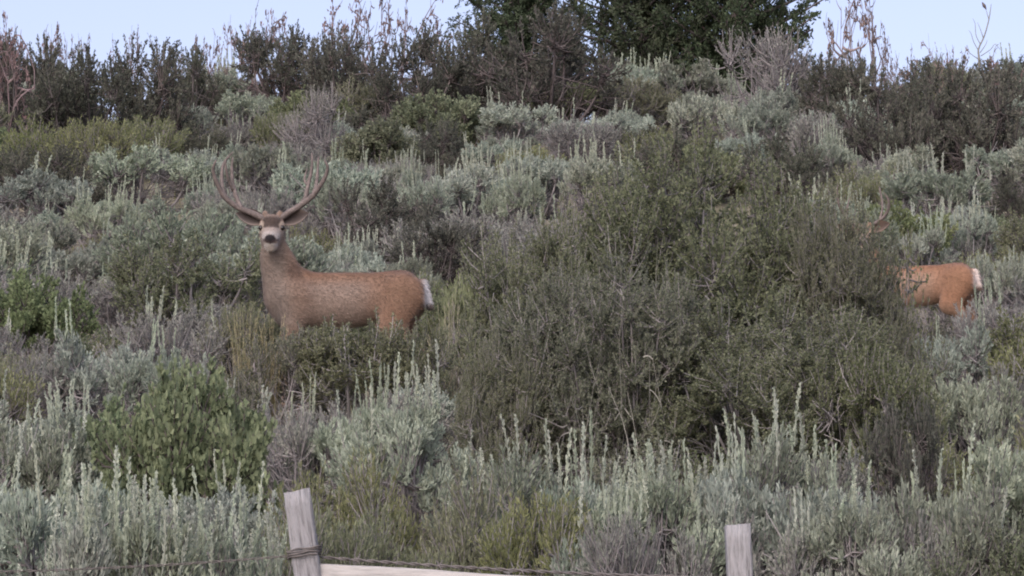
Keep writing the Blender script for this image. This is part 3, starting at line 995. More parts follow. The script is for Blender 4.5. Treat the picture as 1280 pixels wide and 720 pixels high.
def timber(name, w, dpt, hgt, mat, seed, n=26):
    """weathered squared timber standing on z=0: bevelled corners, uneven worn faces, rough sawn top"""
    rng = np.random.default_rng(seed)
    prof = []
    bv = .008
    hx, hy = w / 2, dpt / 2
    for (sx, sy) in ((1, -1), (1, 1), (-1, 1), (-1, -1)):
        cs = [(sx * hx, sy * (hy - bv)), (sx * (hx - bv), sy * hy)]
        prof += cs if sx * sy > 0 else cs[::-1]
        # midpoints keep the faces from being dead flat
    pr = []
    for i in range(8):
        a, b = np.array(prof[i]), np.array(prof[(i + 1) % 8])
        L = np.linalg.norm(b - a)
        k = 4 if L > .02 else 1
        for j in range(k):
            pr.append(a + (b - a) * j / k)
    pr = np.array(pr)
    m = len(pr)
    zs = np.linspace(0, hgt, n)
    ph = rng.uniform(0, 6.28, m); am = rng.uniform(.0006, .0022, m)
    V = []
    for z in zs:
        off = 1 + (am * np.sin(z * 9 + ph) + rng.normal(0, .0007, m)) / (w / 2)
        V.append(np.concatenate([pr * off[:, None], np.full((m, 1), z)], 1))
    V = np.array(V)
    V[-1, :, 2] += rng.normal(0, .002, m) + V[-1, :, 0] * .06
    idx = np.arange(n * m).reshape(n, m)
    a, b = idx[:-1], idx[1:]
    q = np.stack([a, np.roll(a, -1, 1), np.roll(b, -1, 1), b], -1).reshape(-1, 4)
    cap = np.array([[0, 0, hgt], [0, 0, 0]])
    acc = Acc()
    f3 = [[n * m, idx[-1, k], idx[-1, (k + 1) % m]] for k in range(m)] + [[n * m + 1, idx[0, (k + 1) % m], idx[0, k]] for k in range(m)]
    acc.add(np.concatenate([V.reshape(-1, 3), cap]), np.array(f3), q)
    return acc.mesh(name, mat)

FD = 15.4
def fence_pt(px, py, d=FD):
    """point at depth d seen at photo pixel"""
    t = (360 - py) / F_PX
    up = t; fw = 1.0
    y = fw * cp - up * sp; z = fw * sp + up * cp
    k = d / y
    return Vector(((px - 640) / F_PX * k, d, CAM_Z + z * k))
def fence_post(px, py, w, lean, back, seed, mat, label):
    tp = fence_pt(px, py)
    hgt = 1.55
    ax = Vector((math.sin(lean), math.sin(back), 1)).normalized()
    base = tp - ax * hgt
    o = obj('fence_post', timber('fence_post', w, w * .95, hgt, mat, seed), None, base)
    o.rotation_euler = ax.to_track_quat('Z', 'X').to_euler()
    o.rotation_euler = (ax.to_track_quat('Z', 'Y')).to_euler()
    q = Vector((0, 0, 1)).rotation_difference(ax)
    o.rotation_euler = q.to_euler()
    tag(o, label, 'fence post', 'wooden fence posts in the foreground')
    return o, ax, tp
p1, ax1, tp1 = fence_post(371, 614, .096, math.radians(-8.0), 0.0, 1, M['post'], 'leaning grey wooden fence post with wire wrapped round it')
p2, ax2, tp2 = fence_post(922, 656, .092, math.radians(-2.0), 0.0, 2, M['post_b'], 'upright grey fence post below the spiky sagebrush, without wire')

# pale board between the posts
ba, bb = fence_pt(396, 704), fence_pt(905, 734)
bl = (bb - ba).length
bm_ = timber('board', .30, .032, bl, M['board'], 7, 40)
bo = obj('board', bm_, None, ba)
axb = (bb - ba).normalized()
upb = Vector((0, 0, 1)) - axb * axb.z; upb.normalize()
nb_ = axb.cross(upb)
bo.matrix_world = Matrix.Translation(ba - upb * .15) @ Matrix(((upb.x, nb_.x, axb.x, 0), (upb.y, nb_.y, axb.y, 0), (upb.z, nb_.z, axb.z, 0), (0, 0, 0, 1)))
tag(bo, 'pale cream board fixed between the two fence posts', 'board')

# wire: coils round the leaning post, away to the left; right strands stand in for rail shadow
wr = bpy.data.objects.new('fence_wire', None); col.objects.link(wr)
wr.location = fence_pt(380, 691)
tag(wr, 'rusty twisted fence wire round the leaning post, rail shadow shaped as wire above the board', 'wire')
wc = Vector(wr.location)
def wpath(pts):
    return [tuple(p - wc) for p in pts]
a = Acc()
for j in range(4):
    pts = []
    for k in range(17):
        t = k / 16 * 2 * math.pi
        r = .064 + .004 * math.sin(3 * t + j)
        sq = 1 / max(abs(math.cos(t)), abs(math.sin(t))) ** .6
        pts.append(Vector((math.cos(t) * r * sq * .93, math.sin(t) * r * sq * .9, (j - 1.5) * .008 + .17 * math.cos(t) * r + rnd.gauss(0, .002))))
    tube_path(a, [tuple(p) for p in pts], [.0032] * len(pts), 6, 2)
obj('wire_wrap', a.mesh('wire_wrap', M['wire'], True), wr)
def strand(name, q0, q1, sag, ph, r=.0034, dy=0.0):
    a = Acc()
    n = 60
    A0, B0 = q0, q1
    pts = []
    for k in range(n + 1):
        t = k / n
        p = A0.lerp(B0, t) + Vector((0, 0, -sag * 4 * t * (1 - t)))
        L = (B0 - A0).length * t
        p += Vector((0, math.cos(L * 60 + ph) * .004 + dy, math.sin(L * 60 + ph) * .004))
        pts.append(p)
    tube_path(a, wpath(pts), [r] * len(pts), 5, 2)
    return obj(name, a.mesh(name, M['wire'], True), wr)
e1, e2 = fence_pt(384, 694), fence_pt(920, 722)  # rail shadow above the board, modelled as twisted strands
for ph in (0, math.pi):
    strand('strand', e1, e2, .012, ph, dy=.055)
    strand('strand', fence_pt(366, 694), fence_pt(-300, 712), .03, ph, .0019, dy=.02)
for k in range(5):  # barbs added along the strands that stand in for shadow
    t = (k + .6) / 5.2
    c = e1.lerp(e2, t) + Vector((0, .055, -.012 * 4 * t * (1 - t)))
    a = Acc()
    for s in (-1, 1):
        tube_path(a, wpath([c + Vector((-.012 * s, -.012, -.022)), c + Vector((0, .006 * s, 0)), c + Vector((.012 * s, .012, .022))]), [.0018, .0026, .0018], 5, 2)
    obj('shadow_barb', a.mesh('shadow_barb', M['wire'], True), wr)

# ------------------------------------------------------------------ plants one can point to
H = hero
# foreground
H('hero', 1, 95, 655, 190, .85, 'pale pinkish grey spiky sagebrush at the lower left corner', 40)
H('hero', 0, 200, 655, 200, .85, 'dense silver sagebrush full of upright spikes below the round green bush', 52)
H('hero', 2, 295, 665, 130, .75, 'spiky silver sagebrush just left of the leaning fence post', 30)
H('sage', 1, 60, 535, 110, .75, 'small bluish sagebrush with thin spikes at the left edge above the lower corner', 10)
H('hero', 1, 112, 610, 90, .85, 'tall narrow pale sagebrush left of the round green bush', 10)
H('green', 0, 230, 455, 240, 1.1, 'large rounded bright green leafy bush at lower left')
H('green', 1, 160, 505, 130, .8, 'smaller green leafy bush at the left flank of the large rounded one')
H('dark', 1, 305, 490, 110, .8, 'dark purplish shrub tucked against the right side of the rounded green bush')
H('purple', 0, 380, 510, 120, .75, 'purplish grey sagebrush with few spikes above the leaning fence post')
H('rabbit', 0, 445, 578, 170, .8, 'olive rabbitbrush right behind the leaning fence post')
H('rabbit', 1, 590, 598, 210, .8, 'wide olive yellow rabbitbrush above the pale board')
H('rabbit', 2, 690, 622, 150, .75, 'olive rabbitbrush right of the wide one above the pale board')
H('rabbit', 3, 400, 640, 120, .7, 'low olive rabbitbrush hugging the leaning fence post')
H('rabbit', 1, 500, 640, 160, .7, 'low olive rabbitbrush just above the left end of the pale board')
H('hero', 0, 515, 505, 130, .85, 'blue-green sagebrush with leaning spikes below the buck', 20)
H('spiky', 2, 445, 505, 100, .75, 'thin spiky sagebrush below the buck and left of the blue-green one')
H('hero', 2, 640, 570, 120, .8, 'sagebrush with tall curved spikes at the lower left foot of the big olive bush', 14)
H('hero', 1, 730, 605, 150, .8, 'pale spiky sagebrush in front of the big olive bush, left of its middle', 32)
H('hero', 0, 830, 602, 150, .8, 'pale spiky sagebrush in front of the middle of the big olive bush', 34)
H('hero', 2, 955, 548, 140, .85, 'silver sagebrush with tall spikes above the upright fence post', 20)
H('sage', 0, 900, 590, 150, .8, 'greyish pink sagebrush behind the upright fence post')
H('purple', 2, 800, 640, 170, .75, 'low purplish sagebrush between the pale board and the upright fence post')
H('purple', 3, 870, 620, 120, .7, 'woody sagebrush touching the left side of the upright fence post')
H('sage', 2, 1010, 605, 140, .75, 'sagebrush with a few spikes right of the upright fence post')
H('hero', 0, 1070, 632, 110, .75, 'sagebrush with one tall pale spike below the right end of the olive bush', 9)
H('sage', 3, 1190, 610, 170, .8, 'broad pale sagebrush at the lower right', 6)
H('purple', 1, 1120, 640, 130, .7, 'woody purplish sagebrush left of the broad pale one at lower right')
H('bitter', 1, 1240, 655, 130, .7, 'dark olive shrub in the lower right corner')
H('purple', 0, 1010, 660, 150, .65, 'low purplish sagebrush at the foot of the upright fence post')
H('sage', 1, 1255, 560, 120, .8, 'grey sagebrush at the right edge above the lower corner')
# the big olive bush and its neighbours
H('olive', 0, 860, 192, 400, 0, 'big olive bush that fills the middle right of the picture', depth=25.5)
H('olive', 1, 690, 285, 240, 0, 'olive bush forming the left shoulder of the big one', depth=25.0)
H('olive', 2, 1046, 258, 200, 0, 'dark olive bush forming the right shoulder of the big one', depth=25.2)
H('olive', 1, 770, 335, 300, 0, 'lower olive bush in front of the left half of the big one', depth=23.8)
H('olive', 0, 975, 385, 350, 0, 'lower olive bush in front of the right half of the big one', depth=23.6)
H('olive', 2, 630, 425, 140, 0, 'narrow olive bush at the lower left foot of the big one', depth=23.5)
H('bitter', 2, 1090, 440, 170, 0, 'grey-green bush at the lower right foot of the big olive bush', depth=23.0)
H('wispy', 0, 1112, 285, 110, 0, 'thin see-through olive bush in front of the shoulder of the half hidden deer', depth=26.3)
H('wispy', 1, 985, 232, 130, 0, 'thin upright olive sprays at the upper right of the big olive bush', depth=25.8)
H('wispy', 0, 715, 245, 110, 0, 'thin upright olive sprays at the upper left of the big olive bush', depth=25.8)
H('wispy', 1, 1150, 420, 90, 0, 'thin olive sprays at the right edge of the big olive bush', depth=24.0)
H('bright', 0, 605, 330, 110, 1.05, 'soft bright green bush between the buck and the big olive bush')
H('dead', 0, 800, 290, 130, 0, 'pale bare branches standing in the middle of the big olive bush', depth=23.2)
H('dead', 1, 735, 340, 110, 0, 'pale bare branches in the left part of the big olive bush', depth=23.3)
H('dark', 2, 1130, 500, 110, .95, 'dark shrub at the right foot of the big olive bush')
# around the buck
H('bitter', 3, 450, 405, 200, 0, 'dark olive shrub hiding the belly and legs of the buck', depth=28.1)
H('bitter', 2, 358, 411, 150, 0, 'olive shrub in front of the forelegs of the buck', depth=28.1)
H('bitter', 0, 520, 408, 100, 0, 'small olive shrub in front of the hind leg of the buck', depth=28.1)
H('hero', 1, 418, 315, 75, .75, 'light green spiky sagebrush right behind the shoulder of the buck', 12, depth=None)
H('hero', 0, 520, 322, 60, .65, 'small sagebrush with a few tall spikes behind the rump of the buck', 7)
H('tuft', 0, 303, 372, 50, 0, 'pale dry grass tuft left of the neck of the buck', depth=28.3)
H('tuft', 2, 340, 388, 60, 0, 'thin pale grass tuft in front of the chest of the buck', depth=28.2)
H('tuft', 0, 560, 360, 70, 0, 'pale dry grass tuft right of the white rump of the buck', depth=28.6)
H('rabbit', 2, 290, 380, 110, .6, 'yellowish rabbitbrush left of the chest of the buck')
H('rabbit', 3, 565, 390, 80, .6, 'pale rabbitbrush right of the rump of the buck')
H('bitter', 0, 240, 300, 190, .95, 'dark green-grey shrub left of the head of the buck')
H('green', 1, 40, 342, 160, .85, 'dark green leafy bush at the left edge level with the buck')
H('purple', 2, 215, 392, 180, .7, 'purplish grey sagebrush left of the buck, above the rounded green bush')
H('sage', 0, 205, 440, 150, .7, 'mint coloured sagebrush directly above the large rounded green bush')
H('sage', 2, 115, 425, 150, .75, 'grey sagebrush left of the mint coloured one')
H('purple', 1, 50, 440, 120, .7, 'purplish woody sagebrush at the left edge below the dark green bush')
H('dark', 0, 478, 226, 140, .95, 'dark purple shrub behind the back of the buck')
H('dark', 2, 545, 278, 130, .75, 'low dark shrub under the purplish woody sagebrush uphill of the rump of the buck')
H('purple', 3, 570, 262, 190, .8, 'purplish woody sagebrush uphill of the rump of the buck')
H('spiky', 3, 520, 212, 100, .8, 'silver sagebrush with dense spikes above the back of the buck')
H('spiky', 1, 590, 210, 130, .8, 'wide silver sagebrush with dense spikes right of the narrower one')
H('spiky', 0, 650, 222, 100, .8, 'silver sagebrush with thin spikes left of the top of the big olive bush')
H('spiky', 4, 735, 198, 130, .8, 'silver sagebrush touching the upper left of the big olive bush')
H('sage', 3, 440, 225, 90, .75, 'grey sagebrush right of the right antler')
H('purple', 0, 345, 235, 120, .8, 'dark grey sagebrush seen between the antlers')
H('sage', 1, 335, 180, 110, .8, 'silver sagebrush uphill of the antlers')
# right side, second deer
H('spiky', 2, 1150, 285, 110, .7, 'spiky sagebrush behind the back of the half hidden deer')
H('spiky', 1, 1210, 268, 90, .7, 'spiky sagebrush behind the rump of the half hidden deer')
H('rabbit', 0, 1080, 208, 110, .7, 'yellow-green rabbitbrush behind the antlers of the half hidden deer')
H('purple', 2, 1225, 375, 130, .7, 'purplish sagebrush below the rump of the half hidden deer')
H('sage', 2, 1180, 410, 120, .7, 'pale sagebrush right of the big olive bush and below the half hidden deer')
H('sage', 3, 1255, 320, 100, .7, 'pale sagebrush right of the white rump of the half hidden deer')
H('sage', 1, 1210, 470, 140, .75, 'wide grey sagebrush at the right, below the purplish one')
H('purple', 1, 1260, 455, 110, .75, 'dark purplish sagebrush at the right edge, mid height')
H('dark', 3, 1265, 215, 90, .75, 'dark purple shrub at the right edge level with the second deer antlers')
H('sage', 2, 1260, 178, 110, .75, 'pale silver sagebrush at the right edge below the skyline shrubs')
H('spiky', 3, 1040, 168, 80, .75, 'silver sagebrush with a tall cluster of spikes below the reddish bare tree-like shrub')
# upper slope
H('sage', 0, 60, 215, 170, .75, 'wide grey sagebrush at the left edge above the dark green bush')
H('sage', 3, 180, 190, 150, .75, 'silver grey sagebrush in the upper left, downhill of the dark shrubs')
H('spiky', 0, 130, 245, 120, .7, 'spiky grey sagebrush downhill of the silver grey one at upper left')
H('rabbit', 1, 60, 92, 140, .9, 'olive rabbitbrush at the upper left edge beside the dark shrubs')
H('rabbit', 2, 195, 145, 120, .8, 'yellowish rabbitbrush below the dark shrubs at upper left')
H('rabbit', 3, 345, 140, 80, .75, 'small olive rabbitbrush uphill of the antlers')
H('dark', 0, 110, 64, 150, 1.5, 'dark purple shrub on the left skyline')
H('dark', 1, 178, 52, 160, 1.55, 'dark shrub right of the purple one on the left skyline')
H('spiky', 4, 265, 92, 140, .8, 'wide silver sagebrush right of the dark shrubs on the left skyline')
H('sage', 1, 310, 115, 110, .75, 'silver sagebrush just downhill of the wide silver one')
H('dark', 2, 352, 38, 125, 1.4, 'dark rounded shrub on the skyline left of centre')
H('spiky', 2, 420, 70, 80, .85, 'silver spiky sagebrush between the two dark skyline shrubs left of centre')
H('dark', 3, 515, 38, 145, 1.5, 'dark shrub on the skyline right of the silver spiky one')
H('twiggy', 0, 400, 110, 110, 1.1, 'brown twiggy shrub uphill of the right antler')
H('rabbit', 0, 470, 98, 100, .8, 'green-yellow rabbitbrush below the dark skyline shrub')
H('green', 2, 545, 118, 120, .85, 'olive leafy shrub on the upper slope left of centre')
H('green', 0, 470, 155, 110, .75, 'green leafy shrub above the silver row behind the buck')
H('dark', 1, 545, 150, 100, .8, 'dark low shrub above the silver row behind the buck')
H('twiggy', 1, 600, 80, 120, .95, 'grey brown twiggy shrub below the dark trees left of centre')
H('dark', 0, 690, 18, 220, 1.75, 'large dark purple-brown shrub at the top centre')
H('bright', 1, 705, 108, 110, .7, 'bright yellow-green low shrub below the large dark one at top centre')
H('sage', 2, 640, 130, 110, .75, 'grey sagebrush left of the bright yellow-green shrub')
H('purple', 3, 720, 150, 130, .7, 'purplish sagebrush with thin spikes above the silver one beside the big olive bush')
H('spiky', 1, 800, 55, 110, .85, 'pale silver sagebrush below the dark green trees at the top')
H('rabbit', 2, 800, 100, 120, .75, 'olive green rabbitbrush just below the pale silver sagebrush at the top')
H('sage', 1, 855, 72, 130, .95, 'leafy grey sagebrush under the gap between the two dark green trees')
H('dead', 1, 640, 150, 60, .8, 'bare grey stems between the bright yellow-green shrub and the silver row')
H('dead', 0, 285, 455, 70, 0, 'bare grey stems rising between the rounded green bush and the buck', depth=27.0)
H('dead', 1, 1235, 420, 70, 0, 'bare grey stems at the right edge below the half hidden deer', depth=29.0)
H('dead', 0, 95, 290, 60, .8, 'bare grey stems above the green bush at the left edge')
H('spiky', 0, 905, 70, 60, .8, 'small spiky sagebrush right below the dark green trees')
H('dark', 2, 885, 90, 70, .6, 'small dark brown rounded shrub below the trees right of centre')
H('twiggy', 0, 965, 32, 150, 1.6, 'tall grey twiggy shrub right of the dark green trees')
H('twiggy', 1, 1030, 60, 110, 1.1, 'grey brown twiggy shrub under the reddish bare tree-like shrub')
H('sage', 3, 880, 125, 100, .75, 'silver sagebrush above the big olive bush, left')
H('sage', 0, 950, 130, 110, .75, 'silver sagebrush above the big olive bush, right')
H('dark', 3, 1110, 88, 155, 1.45, 'dark olive shrub on the right skyline left of the bare twig')
H('dark', 1, 1215, 82, 170, 1.5, 'dark shrub on the right skyline under the bare twig')
H('dark', 0, 1170, 130, 110, .9, 'dark shrub downhill between the two right skyline shrubs')
# skyline
H('dark', 2, 25, 48, 120, 1.5, 'dark grey-green shrub at the left end of the ridge')
H('dark', 0, 240, 62, 90, 1.2, 'small dark shrub on the ridge above the wide silver sagebrush')
H('dark', 1, 430, 35, 120, 1.5, 'dark shrub on the ridge under the tall bare-branched one')
H('dark', 3, 590, 22, 140, 1.6, 'dark shrub on the ridge at the foot of the leftmost dark tree')
H('dark', 2, 1055, 70, 110, 1.4, 'dark shrub on the ridge at the foot of the bare tree-like one')
H('dark', 0, 1160, 78, 110, 1.35, 'dark shrub on the right ridge between the two larger ones')
H('dark', 3, 1268, 80, 110, 1.4, 'dark shrub at the right end of the ridge')
H('bare', 0, 10, 15, 110, 1.9, 'reddish bare-branched shrub at the left end of the skyline')
H('bare', 1, 60, 20, 70, 1.5, 'small reddish bare-branched shrub second from the left on the skyline')
H('bare', 2, 95, 28, 60, 1.4, 'reddish bare-branched shrub above the dark purple one on the left skyline')
H('bare', 3, 155, 30, 60, 1.4, 'thin bare-branched shrub above the dark shrubs on the left skyline')
H('bare', 1, 262, 15, 60, 1.4, 'thin leafless sprig alone on the skyline above the silver sagebrush')
H('bare', 2, 300, 15, 90, 1.6, 'reddish bare-branched shrub left of the dark rounded skyline shrub')
H('bare', 0, 345, -5, 110, 1.8, 'tall reddish bare-branched shrub behind the dark rounded skyline shrub')
H('bare', 3, 430, -18, 120, 1.9, 'tall reddish bare-branched shrub above the silver spiky sagebrush')
H('bare', 2, 480, -25, 120, 2.0, 'tall reddish bare-branched shrub left of the dark trees')
H('bare', 1, 540, 10, 80, 1.5, 'bare-branched shrub against the sky gap left of the dark trees')
H('bare', 0, 1075, -40, 110, 2.3, 'reddish bare tree-like shrub against the sky right of the dark trees')
H('bare', 3, 1125, 35, 70, 1.4, 'small reddish bare-branched shrub right of the tree-like one')
H('bare', 2, 1190, 55, 70, 1.3, 'reddish bare-branched shrub on the right skyline')
H('bare', 1, 1262, 60, 80, 1.3, 'thin bare-branched shrub at the right end of the skyline')
H('bare', 0, 225, 40, 60, 1.2, 'low bare-branched shrub on the skyline above the wide silver sagebrush')
for (px, ytop, w, hh, i, lab, dep) in ((650, -90, 170, 2.8, 0, 'dark tree at the top edge left of centre, partly behind the purple-brown shrub', 63.0),
                                       (800, -310, 225, 4.6, 1, 'dark green dense tree at the top edge, left one of the central pair', 62.0),
                                       (920, -330, 215, 4.8, 0, 'dark green dense tree at the top edge, right one of the central pair', 61.5)):
    d = dep
    x = px_x(px, d, float(ground_z(0, d)) + 1)
    s = w / F_PX * d / (2 * P['juniper'][i]['R'])
    plant('juniper', i, (x, d, float(ground_z(x, d)) - .1), s, s, hh / P['juniper'][i]['H'], rnd.uniform(0, 6), lab)
    HEROES.append((x, d, .6, px, -200, w, 300))

# bare sapling with a dark spindle at the top right
sx_, sd_, sz_ = solve_top(1222, 85, .7)
tw = bpy.data.objects.new('bare_sapling', None); col.objects.link(tw)
tw.location = (sx_, sd_, sz_)
tag(tw, 'thin leafless grey sapling with one dark spindle against the sky at upper right', 'sapling')
def tw_pt(px, py):
    p = fence_pt(px, py, sd_)
    return tuple(p - Vector((sx_, sd_, sz_)))
a = Acc()
base_z = (0.0, 0.0, -.05)
tube_path(a, [base_z, tw_pt(1224, 80), tw_pt(1223, 62), tw_pt(1230, 46), tw_pt(1236, 25), tw_pt(1239, 5)], [.022, .016, .012, .010, .008, .004], 6, 3)
for b in ([(1223, 63), (1217, 52), (1214, 42), (1211, 38)], [(1229, 47), (1226, 38), (1222, 28)], [(1226, 56), (1220, 44), (1219, 30), (1216, 23)], [(1236, 24), (1234, 17), (1232, 11)],
          [(1226, 70), (1238, 62), (1244, 55), (1250, 62)], [(1225, 66), (1232, 56), (1234, 50)], [(1223, 74), (1212, 66), (1206, 58)], [(1224, 78), (1240, 72), (1243, 60)]):
    pts = [tw_pt(*q) for q in b]
    tube_path(a, pts, list(np.linspace(.007, .0028, len(pts))), 5, 3)
obj('stem', a.mesh('sapling_stem', M['bark_g']), tw)
a = Acc()
q0, q1 = np.array(tw_pt(1233, 12)), np.array(tw_pt(1227.5, 2.5))
mid = (q0 + q1) / 2
tube_path(a, [tuple(q0), tuple(q0 * .7 + q1 * .3), tuple(mid), tuple(q1 * .75 + q0 * .25), tuple(q1)], [.003, .018, .026, .017, .003], 8, 3)
lf = obj('dark_spindle', a.mesh('dark_spindle', M['bark_d']), tw)

